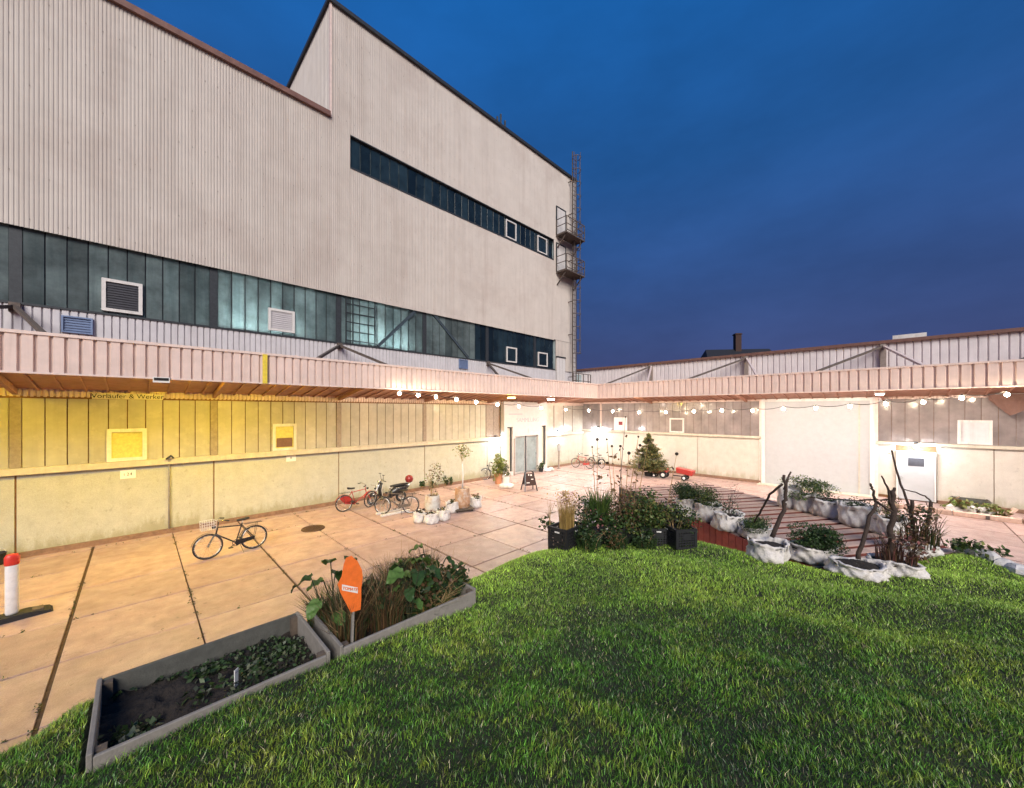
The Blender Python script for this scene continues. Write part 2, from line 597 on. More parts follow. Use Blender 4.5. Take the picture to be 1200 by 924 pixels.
def lawn_z(P):
    P = np.asarray(P, float)
    s = sdist(P)
    r2 = P[:, 0] ** 2 + P[:, 1] ** 2
    z = LAWN_EDGE_Z + 0.55 * np.exp(-r2 / 9.0)
    z = z + 0.025 * np.sin(P[:, 0] * 1.7 + 0.6 * np.sin(P[:, 1] * 1.3)) * np.sin(P[:, 1] * 1.9 + 1)
    z = z + 0.018 * np.sin(P[:, 0] * 4.1 + 1.3 * np.sin(P[:, 1] * 2.7)) * np.cos(P[:, 1] * 3.7)
    w = np.clip((P[:, 0] - P[:, 1]) / 5.0, 0, 1)          # low ridges on the right half
    z = z + 0.045 * w * np.sin((P[:, 0] * 0.95 + P[:, 1] * 0.30) * 5.2 + 0.9 * np.sin(P[:, 1] * 1.1))
    k = 0.12
    drop = k * np.log1p(np.exp(np.clip(s / k, -40, 40))) * 1.05      # soft shoulder, then a steep bank
    z = z - drop
    bed = np.maximum(np.maximum(-0.24 - P[:, 0], P[:, 0] - 3.03), np.maximum(3.64 - P[:, 1], P[:, 1] - 4.64))
    z = np.where(bed < 0.0, np.minimum(z, 1.50), z)
    return np.maximum(z, -0.4)


# ------------------------------------------------------------------ ground
def ground():
    mb = MB()
    mb.quad((-160, -160, -0.03), (200, -160, -0.03), (200, 200, -0.03), (-160, 200, -0.03))
    plaza = struct(mb.build('plaza', 'ground'))
    P = 1.75
    cells = []
    for i in range(-9, 16):
        for j in range(-16, 5):
            x0 = -0.9 + P * i
            y0 = 9.32 + P * j
            if x0 > 24.4 or y0 > 16.6:
                continue
            cx, cy = x0 + P / 2, y0 + P / 2
            d = (cx + cy) / S2
            lat = (cx - cy) / S2
            px = 600 + FPX * lat / d if d > 1.0 else 9999
            py = HOR + FPX * 4 / d if d > 1.0 else 9999
            vis = d > 1.0 and -220 < px < 1420 and py < 1150
            deep = sdist([(cx, cy)])[0] < -1.0
            cells.append((x0, y0, i, j, vis and not deep, deep))
    slab = MB().box(0, P - 0.024, 0, P - 0.030, -0.07, 0.0).mesh('paving_slab', 'slab', bevel=0.006)
    slabn = MB().box(0.03, P - 0.024, 0, P - 0.030, -0.07, 0.0).mesh('paving_slab_wide_joint', 'slab', bevel=0.008)
    rest = MB()
    for x0, y0, i, j, vis, deep in cells:
        if vis:
            o = link('paving_slab', slabn if i % 2 == 0 else slab, plaza, (x0, y0, random.uniform(-0.004, 0.004)),
                     (random.uniform(-1, 1) * 0.0012, random.uniform(-1, 1) * 0.0012, 0))
        elif not deep:
            rest.box(x0, x0 + P - 0.022, y0, y0 + P - 0.02, -0.07, 0.0)
    o = rest.build('paving', 'slab', plaza)
    o['kind'] = 'stuff'
    # weeds and dirt strip along the joints
    mh = G(367, 620)
    t = E('manhole_cover', 'round iron manhole cover in the slabs beside the black bicycle', 'manhole cover', (mh.x, mh.y, 0.004))
    m = MB().lathe([(0.30, 0), (0.30, 0.012), (0.26, 0.016)], 28, cap0=True)
    for q in range(-3, 4):
        w = math.sqrt(max(0, 0.24 ** 2 - (q * 0.07) ** 2))
        m.box(-w, w, q * 0.07 - 0.012, q * 0.07 + 0.012, 0.010, 0.022)
    m.build('lid', 'manhole', t, local=True)
    MB().torus((0, 0, 0.006), 0.335, 0.03, 'z', 32, 6).build('ring', 'manhole', t, local=True)


def lawn():
    la = np.arange(-8, 13, 0.13)
    dd = np.arange(-5, 11, 0.13)
    LA, DD = np.meshgrid(la, dd)
    X = (LA + DD).ravel() / S2
    Y = (DD - LA).ravel() / S2
    Z = lawn_z(np.stack([X, Y], 1))
    nx, ny = len(la), len(dd)
    v = np.stack([X, Y, Z], 1)
    f = []
    for j in range(ny - 1):
        for i in range(nx - 1):
            a = j * nx + i
            q = (a, a + 1, a + nx + 1, a + nx)
            if max(Z[k] for k in q) > -0.35:
                f.append(q)
    me = bpy.data.meshes.new('lawn_mound')
    me.from_pydata(v.tolist(), [], f)
    me.polygons.foreach_set('use_smooth', [True] * len(me.polygons))
    me.materials.append(MAT['turf'])
    struct(link('lawn_mound', me))


def blades(P3, H, Wd, lean, col, name, m='grass', parent=None, kind=None, curl=0.5):
    """P3 (n,3) roots, H heights, Wd widths, lean (n,2) tip offset, col (n,3) -> one mesh of curved blades"""
    n = len(P3)
    a = rng.uniform(0, 2 * PI, n)
    side = np.stack([np.cos(a), np.sin(a), np.zeros(n)], 1) * (Wd / 2)[:, None]
    l3 = np.concatenate([lean, np.zeros((n, 1))], 1)
    up = np.zeros((n, 3))
    up[:, 2] = H
    mid = P3 + up * 0.55 + l3 * (0.55 * (1 - curl) * 0.6)
    tip = P3 + up * (1 - 0.12 * curl) + l3
    V = np.empty((n, 5, 3))
    V[:, 0] = P3 - side
    V[:, 1] = P3 + side
    V[:, 2] = mid - side * 0.85
    V[:, 3] = mid + side * 0.85
    V[:, 4] = tip
    base = (np.arange(n) * 5)[:, None]
    q = (base + np.array([0, 1, 3, 2])).ravel()
    t = (base + np.array([2, 3, 4])).ravel()
    me = bpy.data.meshes.new(name)
    me.vertices.add(5 * n)
    me.vertices.foreach_set('co', V.ravel())
    me.loops.add(7 * n)
    lv = np.concatenate([q.reshape(n, 4), t.reshape(n, 3)], 1).ravel()
    me.loops.foreach_set('vertex_index', lv.astype(np.int32))
    me.polygons.add(2 * n)
    st = (np.arange(n) * 7)[:, None] + np.array([0, 4])
    me.polygons.foreach_set('loop_start', st.ravel().astype(np.int32))
    me.update(calc_edges=True)
    ca = me.color_attributes.new('tint', 'FLOAT_COLOR', 'POINT')
    c4 = np.ones((n, 5, 4))
    c4[:, :, :3] = col[:, None, :]
    ca.data.foreach_set('color', c4.ravel())
    me.polygons.foreach_set('use_smooth', [True] * len(me.polygons))
    me.materials.append(MAT[m])
    o = link(name, me, parent)
    if kind:
        o['kind'] = kind
    return o


def vnoise(P, s, seed=0.0):
    return np.array([mnoise.noise((x * s + seed, y * s - seed, seed)) for x, y in P])


def grass():
    N = 620000
    d = 1.2 + (rng.random(N) ** 0.75) * 8.2
    lat = rng.uniform(-1, 1, N) * (d * 1.42 + 0.7)
    P = np.stack([(lat + d) / S2, (d - lat) / S2], 1)
    s = sdist(P)
    keep = (s < 0.5)
    bed = np.maximum(np.maximum(-0.27 - P[:, 0], P[:, 0] - 3.05), np.maximum(3.61 - P[:, 1], P[:, 1] - 4.67))
    keep &= bed > 0
    P, d = P[keep], d[keep]
    n = len(P)
    z = lawn_z(P)
    n1 = vnoise(P, 3.2, 1.7)
    n2 = vnoise(P, 0.8, 5.1)
    n3 = vnoise(P, 9.0, 8.3)
    H = 0.034 + 0.024 * rng.random(n) + 0.016 * n1 + 0.013 * n3 + 0.008 * n2
    H = np.clip(H, 0.024, 0.085)
    # tufts lean together
    ang = 3.5 * vnoise(P, 2.6, 3.3) + rng.normal(0, 1.5, n)
    L = H * (0.10 + 0.75 * rng.random(n))
    lean = np.stack([np.cos(ang), np.sin(ang)], 1) * L[:, None]
    Wd = 0.0024 + 0.0020 * rng.random(n) + 0.00060 * d
    g = np.array([0.105, 0.27, 0.030])
    dk = np.array([0.022, 0.075, 0.014])
    ye = np.array([0.36, 0.42, 0.06])
    tan = np.array([0.36, 0.32, 0.19])
    k = np.clip(0.5 + 0.9 * n1 + 0.4 * n2 + rng.normal(0, 0.28, n), 0, 1)[:, None]
    col = dk * (1 - k) + g * k
    ky = (np.clip(0.06 + 0.65 * n2 + 0.6 * n3 + rng.normal(0, 0.22, n), 0, 1))[:, None]
    col = col * (1 - ky) + ye * ky
    # lamp light on the bank shoulder, painted into the blades as lighter yellow-green
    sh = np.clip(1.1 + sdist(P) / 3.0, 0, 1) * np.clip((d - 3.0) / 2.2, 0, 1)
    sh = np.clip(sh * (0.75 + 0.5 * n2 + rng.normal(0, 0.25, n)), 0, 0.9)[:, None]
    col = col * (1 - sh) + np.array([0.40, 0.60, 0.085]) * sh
    dry = rng.random(n) < 0.055
    col[dry] = tan * rng.uniform(0.6, 1.1, (dry.sum(), 1))
    col *= np.exp(rng.normal(0, 0.45, (n, 1)))
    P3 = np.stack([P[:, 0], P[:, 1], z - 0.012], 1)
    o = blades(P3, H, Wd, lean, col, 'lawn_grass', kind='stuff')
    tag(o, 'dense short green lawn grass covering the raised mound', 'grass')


# ------------------------------------------------------------------ buildings
BAY = 4.24
FO = 3.47            # canopy overhang
ZF0, ZF1 = 4.85, 5.75
ZS = 5.12            # underside behind the fascia


def hopper(parent, F, s0, s1, z0, z1, o, fill='louvre', fw=0.07, louv=True, name='hopper_window', frame='white_frame'):
    m = MB()
    for a in ((s0, s1, z0, z0 + fw), (s0, s1, z1 - fw, z1), (s0, s0 + fw, z0 + fw, z1 - fw), (s1 - fw, s1, z0 + fw, z1 - fw)):
        wbox(m, F, a[0], a[1], o, o + 0.07, a[2], a[3])
    h = m.build(name, frame, parent)
    wbox(MB(), F, s0 + fw, s1 - fw, o, o + 0.02, z0 + fw, z1 - fw).build('pane', fill, h)
    if louv:
        m = MB()
        z = z0 + fw + 0.03
        while z < z1 - fw - 0.03:
            wbox(m, F, s0 + fw, s1 - fw, o + 0.02, o + 0.045, z, z + 0.025)
            z += 0.075
        m.build('slats', fill, h)
    return h


def pane_row(parent, F, s0, s1, z0, z1, pitch, gap, o0, o1, m, skip=None, mfun=None):
    me = {}
    k = round((s1 - s0) / pitch)
    pitch = (s1 - s0) / k
    for i in range(k):
        a = s0 + i * pitch
        if skip and skip(a + pitch / 2):
            continue
        mm = mfun(a + pitch / 2) if mfun else m
        if mm not in me:
            b = MB()
            p0, p1 = F(0, o0, z0), F(pitch - gap, o1, z1)
            q = F(0, 0, 0)
            b.box(min(p0[0], p1[0]) - q[0], max(p0[0], p1[0]) - q[0], min(p0[1], p1[1]) - q[1], max(p0[1], p1[1]) - q[1], z0, z1)
            me[mm] = b.mesh('pane', mm, bevel=0.004)
        q = Vector(F(a + gap / 2, 0, 0)) - wloc(parent)
        link('pane', me[mm], parent, (q.x, q.y, q.z), (0, 0, random.uniform(-0.004, 0.004)))


def hall():
    t = E('factory_hall', 'tall pale corrugated metal factory hall with teal window band and stepped roof', 'factory', (8, YA + 8, 0))
    X0, X1, XT = -14.0, 23.3, 5.77
    # solid core
    c = MB()
    c.box(X0, X1 + 1.2, YA + 0.12, YA + 20, 0, 6.80)
    c.box(X0, X1, YA + 1.9, YA + 20, 6.80, 9.15)
    c.box(X0, X1, YA - 0.06, YA + 20, 9.15, 14.6)
    c.box(X0, 6.6, YA - 0.06, YA + 20, 14.6, 16.3)
    c.box(6.6, X1, YA + 0.06, YA + 20, 14.6, 16.3)
    c.box(XT + 0.05, X1, YA - 0.06, YA + 20, 16.3, 21.15)
    c.box(20.95, X1, YA + 0.0, YA + 1.9, 6.80, 9.15)
    c.build('wall_core', 'interior', t)
    # lower concrete wall, panel by panel
    xs = [1.92 + BAY * k for k in range(-4, 4)]
    for a in xs:
        b = min(a + BAY, 15.7)
        if b - a < 0.3:
            continue
        MB().box(a + 0.018, b - 0.018, YA, YA + 0.12, 0.14, 2.25).build('concrete_panel', 'concrete_wall', t, bevel=0.006)
    MB().box(19.85, 24.48, YA, YA + 0.12, 0.14, 2.25).build('concrete_panel', 'concrete_wall', t, bevel=0.006)
    wbox(MB(), FA, X0, 15.7, -0.125, -0.03, 0.0, 2.3).build('joint_backing', 'joint', t)
    p = wbox(MB(), FA, X0, 15.7, 0.0, 0.10, -0.02, 0.15)
    wbox(p, FA, 19.85, 24.4, 0.0, 0.10, -0.02, 0.15)
    p.build('plinth', 'plinth', t)
    p = wbox(MB(), FA, X0, 15.7, -0.12, 0.13, 2.26, 2.45)
    wbox(p, FA, 19.85, 24.4, -0.12, 0.13, 2.26, 2.45)
    p.build('window_ledge', 'ledge', t, bevel=0.01)
    # translucent glazing above it
    g = wbox(MB(), FA, X0, 15.7, -0.115, -0.05, 2.45, 4.4)
    wbox(g, FA, X0, 15.7, -0.05, 0.02, 4.36, 4.42)
    g = g.build('lower_glazing', 'joint', t)
    fr = [(onA(125, 543)[0], onA(172, 540)[0]), (onA(319, 528)[0], onA(347, 527)[0])]
    for k in range(-2, 3):
        a = 1.92 + BAY * k
        pane_row(g, FA, a + 0.1, a + BAY - 0.1, 2.45, 4.355, 0.424, 0.022, -0.04, -0.005, 'pane_pale')
    pane_row(g, FA, 14.74, 15.6, 2.45, 4.355, 0.424, 0.022, -0.04, -0.005, 'post')
    for k in range(-2, 4):
        a = 1.92 + BAY * k
        wbox(MB(), FA, a - 0.1, a + 0.1, -0.05, 0.03, 2.45, 4.36).build('post', 'post', t, bevel=0.008)
    hopper(t, FA, fr[0][0], fr[0][1], 2.46, 3.45, 0.0, 'pane_yellow', 0.10, False)
    hopper(t, FA, fr[1][0], fr[1][1], 2.46, 3.50, 0.0, 'pane_yellow', 0.10, False)
    # brown notice at the foot of the second frame
    wbox(MB(), FA, fr[1][0] + 0.14, fr[1][1] - 0.14, 0.022, 0.03, 2.60, 2.95).build('notice', 'plain_brown', t)
    # wall beside the entrance
    wbox(MB(), FA, 19.85, 24.45, -0.03, 0.0, 2.45, 4.4).build('side_panel', 'pane_pale', t)
    for s in (20.9, 22.0, 23.1):
        wbox(MB(), FA, s - 0.03, s + 0.03, 0.0, 0.03, 2.45, 4.4).build('post', 'post', t)
    # ribbed strips
    m = MB()
    corr(m, FA, X0, 24.5, 4.40, 4.63, 0.03, 0.115, 0.03, 0.4)
    m.build('ribbed_strip', 'fascia', t)
    m = MB()
    corr(m, FA, X0, X1, 5.3, 6.90, 0.03, 0.167, 0.045, 0.18, 0.10)
    m.build('strip_cladding', 'strip_cladding', t)
    wbox(MB(), FA, X0, 20.95, -0.06, 0.06, 6.90, 6.96).build('drip_rail', 'steel_dark', t)
    corr(MB(), FA, 20.97, X1, 6.90, 9.05, 0.10, 0.17, 0.035, 0.3, 0.12).build('strip_cladding', 'cladding', t)
    # teal window band
    g = wbox(MB(), FA, X0, 20.95, -0.10, -0.06, 6.96, 7.02)
    wbox(g, FA, X0, 20.95, -0.10, -0.06, 8.96, 9.14)
    g = g.build('upper_glazing', 'steel_dark', t)
    for k in range(-2, 5):
        a = 1.92 + BAY * k
        b = min(a + BAY, 20.95)
        mf = (lambda s: 'pane_black' if s > 13.9 else 'pane_teal')
        pane_row(g, FA, a + 0.1, b - 0.1, 6.965, 9.13, 0.424, 0.030, -0.05, -0.02, 'pane_teal', mfun=mf)
    mu = MB()
    for k in range(-2, 5):
        for i in range(11):
            a = 1.92 + BAY * k + 0.1 + (BAY - 0.2) / 10 * i
            if a < 20.9:
                wbox(mu, FA, a - 0.025, a + 0.025, -0.095, -0.055, 7.02, 8.96)
    mu = mu.build('mullions', 'steel_dark', g)
    for k in range(-2, 5):
        a = 1.92 + BAY * k
        wbox(MB(), FA, a - 0.11, a + 0.11, -0.09, 0.0, 6.96, 9.14).build('post', 'steel_dark', t)
    # braces across two bays, service ladder
    for a, b in (((7.9, 0.03, 7.0), (9.9, 0.03, 9.05)), ((10.9, 0.03, 9.05), (13.2, 0.03, 7.0))):
        MB().bar(FA(*a), FA(*b), 0.14, 0.05, up=(0, 1, 0)).build('brace', 'steel_blue', t)
    lad = MB()
    for s in (6.45, 6.75, 7.75):
        lad.bar(FA(s, 0.04, 6.98), FA(s, 0.04, 9.05), 0.05, 0.04)
    for z in (7.1, 7.5, 7.9, 8.3, 8.7):
        lad.bar(FA(6.45, 0.04, z), FA(7.75, 0.04, z), 0.04, 0.04)
    lad.build('service_ladder', 'steel_dark', t)
    for (x0, y0, x1, y1, fill, lv) in ((119, 327, 167, 368, 'louvre', True), (314, 360, 345, 391, 'strip_cladding', True)):
        sA, zb = onA(x0, (y1 + y0) / 2 + (y1 - y0) / 2)
        sB, zt = onA(x1, 0)
        zz0 = onA(x0, y1 - 4)[1]
        hopper(t, FA, sA, sB, zz0, zz0 + (0.98 if fill == 'louvre' else 0.85), 0.0, fill, 0.09, lv)
    for x0, x1 in ((593, 605), (630, 641)):
        hopper(t, FA, onA(x0, 0)[0], onA(x1, 0)[0], 7.05, 8.0, 0.0, 'pane_black', 0.08, False)
    sA, z1 = onA(72, 371)
    sB, z0 = onA(109, 394)
    hopper(t, FA, sA, sB, z0 + 0.02, z0 + 0.5, 0.035, 'louvre_blue', 0.04, True, 'wall_vent', 'louvre_blue')
    hopper(t, FA, onA(537, 0)[0], onA(547, 0)[0], 6.35, 6.85, 0.035, 'louvre_blue', 0.04, True, 'wall_vent', 'louvre_blue')
    # lamps inside, behind the glass
    for a, b, z in ((2.3, 4.4, 7.15), (6.9, 9.6, 7.15)):
        MB().tube([(a, YA + 0.55, z), (b, YA + 0.55, z)], 0.05, 8).build('fluorescent_tube', 'tube_inside', t)
    # cladding of the tall front
    cl = MB()
    q = dict(o=0.12, pitch=0.085, depth=0.013, groove=0.36, slope=0.16)
    corr(cl, FA, X0, XT, 9.0, 16.36, **q)
    corr(cl, FA, XT, 6.6, 9.0, 21.2, **q)
    corr(cl, FA, 6.6, 20.75, 9.0, 14.66, **q)
    corr(cl, FA, 6.6, 20.75, 16.03, 21.2, **q)
    corr(cl, FA, 20.75, X1, 9.05, 21.2, **q)
    cl.build('cladding', 'cladding', t)
    sw = MB()
    for zi in range(10):
        z = 9.25 + zi * 1.22
        x = X0 + 0.03
        while x < X1 - 0.1:
            if not (z > 16.3 and x < XT) and not (6.5 < x < 20.8 and 14.55 < z < 16.1) and random.random() < 0.45:
                wbox(sw, FA, x - 0.011, x + 0.011, 0.121, 0.128, z - 0.011, z + 0.011)
            x += 0.34
    o = sw.build('screws', 'washer', t)
    o['kind'] = 'stuff'
    # side of the raised part
    s = MB()
    corr(s, lambda a, o, z: (XT - o, a, z), YA - 0.10, YA + 20, 16.3, 21.2, 0.02, 0.17, 0.035, 0.34, 0.13)
    s.build('side_cladding', 'cladding', t)
    s = MB()
    corr(s, lambda a, o, z: (X1 + o, a, z), YA - 0.10, YA + 20, 5.3, 21.2, 0.02, 0.17, 0.035, 0.34, 0.13)
    s.build('side_cladding', 'cladding', t)
    MB().box(XT - 0.03, XT + 0.06, YA - 0.15, YA - 0.05, 16.4, 21.2).build('corner_trim', 'trim', t)
    MB().box(X1 - 0.25, X1 + 0.05, YA - 0.17, YA - 0.06, 5.8, 21.2).build('corner_trim', 'white_frame', t)
    MB().box(X0, XT - 0.02, YA - 0.24, YA + 20, 16.36, 16.56).build('roof_edge', 'roof_edge', t)
    MB().box(XT - 0.12, X1 + 0.12, YA - 0.24, YA + 20.2, 21.2, 21.36).build('roof_edge', 'steel_dark', t)
    # dark high band
    g = wbox(MB(), FA, 6.6, 20.75, -0.05, 0.13, 14.60, 14.68)
    wbox(g, FA, 6.6, 20.75, -0.05, 0.13, 16.02, 16.07)
    g = g.build('high_window_band', 'steel_dark', t)
    pane_row(g, FA, 6.62, 20.73, 14.68, 16.02, 0.47, 0.04, -0.05, 0.01, 'pane_black')
    for x0, x1 in ((592, 604), (629, 640)):
        hopper(t, FA, onA(x0, 0)[0], onA(x1, 0)[0], 14.75, 15.85, 0.03, 'pane_black', 0.07, False)
    # notice on the strip, board with lettering above the glazing
    sA, zc = onA(108, 462)
    sB, _ = onA(191, 462)
    sg = wbox(MB(), FA, sA, sB, 0.04, 0.07, 4.36, 4.53).build('name_board', 'cream', t)
    le = link('lettering', lettering('Vorläufer & Werker', 0.19, 'ink'), sg, Vector(FA((sA + sB) / 2, 0.074, 4.45)) - wloc(sg), (PI / 2, 0, 0))
    for px, py, txt in ((150, 556, 'i 24'), (341, 537, '0')):
        s_, z_ = onA(px, py)
        w = 0.17
        pp = wbox(MB(), FA, s_ - w, s_ + w, 0.002, 0.012, z_ - 0.13, z_ + 0.13).build('notice', 'paper', t)
        link('lettering', lettering(txt, 0.13, 'ink'), pp, Vector(FA(s_, 0.014, z_)) - wloc(pp), (PI / 2, 0, 0))
    # downpipe with a bent head
    s_, z_ = onA(198, 545)
    MB().tube([FA(s_, 0.06, 0.1), FA(s_, 0.06, 2.2), FA(s_, 0.16, 2.45), FA(s_ + 0.06, 0.24, 2.52)], 0.022, 8).build('downpipe', 'galvanised', t, smooth=True)
    MB().tube([FA(s_ - 0.08, 0.2, 2.44), FA(s_ + 0.04, 0.24, 2.55), FA(s_ + 0.1, 0.22, 2.46)], 0.03, 8).build('pipe_hook', 'steel_dark', t)
    # roof pipes
    for px, h in ((588, 0.9), (592, 1.2), (597, 1.0)):
        s_ = onA(px, 140)[0]
        MB().tube([(s_, YA + 0.4, 21.3), (s_, YA + 0.4, 21.36 + h)], 0.06, 8).build('roof_pipe', 'steel_dark', t)
    # ------- canopy
    f = MB()
    FC = lambda s, o, z: (s, YA - FO - o, z)
    corr(f, FC, X0, XB - FO, ZF0, ZF1 - 0.07, 0.0, 0.22, 0.055, 0.22, 0.08)
    fa = f.build('canopy_fascia', 'fascia', t)
    MB().box(X0, XB - FO + 0.02, YA - FO - 0.03, YA - FO + 0.10, ZF1 - 0.07, ZF1).build('trim', 'trim', fa)
    MB().box(X0, XB - FO + 0.01, YA - FO - 0.02, YA - FO + 0.10, ZF0 - 0.03, ZF0 + 0.012).build('trim', 'trim', fa)
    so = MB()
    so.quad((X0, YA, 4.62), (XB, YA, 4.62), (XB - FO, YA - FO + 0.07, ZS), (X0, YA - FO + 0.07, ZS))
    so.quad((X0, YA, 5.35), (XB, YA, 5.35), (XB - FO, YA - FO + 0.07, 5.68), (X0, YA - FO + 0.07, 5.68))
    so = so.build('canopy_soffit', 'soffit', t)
    x = -13.8
    rb = MB()
    while x < XB - FO:
        rb.bar((x, YA - 0.05, 4.585), (x, YA - FO + 0.1, ZS - 0.025), 0.05, 0.05)
        x += 0.44
    rb.build('soffit_ribs', 'soffit', so)
    for k in range(-3, 5):
        a = 1.92 + BAY * k
        MB().bar((a, YA - 0.05, 4.53), (a, YA - FO + 0.1, ZS - 0.09), 0.09, 0.16).build('canopy_beam', 'soffit', t)
    for a in (-2.32, 6.16, 14.64):
        for e in (a - 2.0, a + 0.9):
            MB().bar((a, YA - 0.08, 6.82), (e, YA - FO + 0.25, 5.66), 0.09, 0.09).build('canopy_strut', 'rusty_steel', t)
        MB().box(a - 0.1, a + 0.1, YA - 0.16, YA - 0.03, 6.66, 6.92).build('strut_bracket', 'rusty_steel', t)
    s_ = onA(310, 0, YA - FO)[0]
    MB().box(s_ - 0.06, s_ + 0.06, YA - FO - 0.07, YA - FO - 0.035, ZF0 - 0.02, ZF1 - 0.05).build('yellow_marker', 'yellow_paint', t)
    s_ = onA(189, 0, YA - FO)[0]
    mk = MB().box(s_ - 0.16, s_ + 0.16, YA - FO - 0.08, YA - FO - 0.035, ZF0 - 0.12, ZF0 + 0.02).build('gauge_plate', 'paper', t)
    MB().box(s_ - 0.14, s_ + 0.14, YA - FO - 0.086, YA - FO - 0.082, ZF0 - 0.07, ZF0 + 0.0).build('plate_stripe', 'ink', mk)
    # ------- entrance portal
    pa, pb = 15.74, 19.8
    po = MB()
    o1 = 0.30
    za = 2.30
    d0, d1 = onA(600, 0)[0], onA(627, 0)[0]
    wl, wr = onA(590.5, 0)[0], onA(597, 0)[0]
    vl, vr = onA(631, 0)[0], onA(636, 0)[0]
    for a, b, z0, z1 in ((pa, pb, 3.02, 4.58), (pa, wl, 0, 3.02), (wr, d0, 0, 3.02), (d1, vl, 0, 3.02), (vr, pb, 0, 3.02), (d0, d1, 2.42, 3.02), (wl, wr, 0, 0.25), (vl, vr, 0, 0.4)):
        wbox(po, FA, a, b, 0.0, o1, z0, z1)
    po = po.build('entrance_portal', 'portal_white', t)
    for a, b, z0 in ((wl, wr, 0.25), (vl, vr, 0.4)):
        w = wbox(MB(), FA, a, b, 0.1, 0.13, z0, 3.02).build('side_window', 'ledge', t)
        m = MB()
        wbox(m, FA, b - 0.09, b, 0.13, 0.2, z0, 3.02)
        wbox(m, FA, a, b - 0.09, 0.13, 0.2, 2.94, 3.02)
        m.build('frame', 'steel_dark', w)
    mid = (d0 + d1) / 2
    for a, b, nm in ((d0 + 0.03, mid - 0.05, 'glass_door'), (mid + 0.05, d1 - 0.02, 'glass_door')):
        m = MB()
        fw = 0.07
        for q_ in ((a, b, 0.02, 0.14), (a, b, 2.3, 2.42), (a, a + fw, 0.14, 2.3), (b - fw, b, 0.14, 2.3)):
            wbox(m, FA, q_[0], q_[1], 0.10, 0.16, q_[2], q_[3])
        dr = m.build(nm, 'galvanised', t)
        wbox(MB(), FA, a + fw, b - fw, 0.12, 0.14, 0.14, 2.3).build('pane', 'glass_door', dr)
        MB().tube([FA(b - 0.1, 0.2, 0.9), FA(b - 0.1, 0.2, 1.3)], 0.015, 6).build('handle', 'chrome', dr)
    wbox(MB(), FA, mid - 0.05, mid + 0.05, 0.05, 0.17, 0, 2.42).build('door_post', 'steel_dark', t)
    wbox(MB(), FA, wr + 0.06, wr + 0.16, o1, o1 + 0.05, 0, 2.3).build('door_track', 'post', t)
    for txt, z, w in (('SAMMLUNG', 3.42, 0.40), ('1', 2.72, 0.42)):
        link('lettering', lettering(txt, w, 'ink_faint'), po, Vector(FA((d0 + d1) / 2 + 0.1, o1 + 0.004, z)) - wloc(po), (PI / 2, 0, 0))
    MB().box(pa + 0.4, pa + 1.6, YA - o1 - 0.012, YA - o1 + 0.02, 3.78, 3.84).build('name_stripe', 'ink_faint', t)


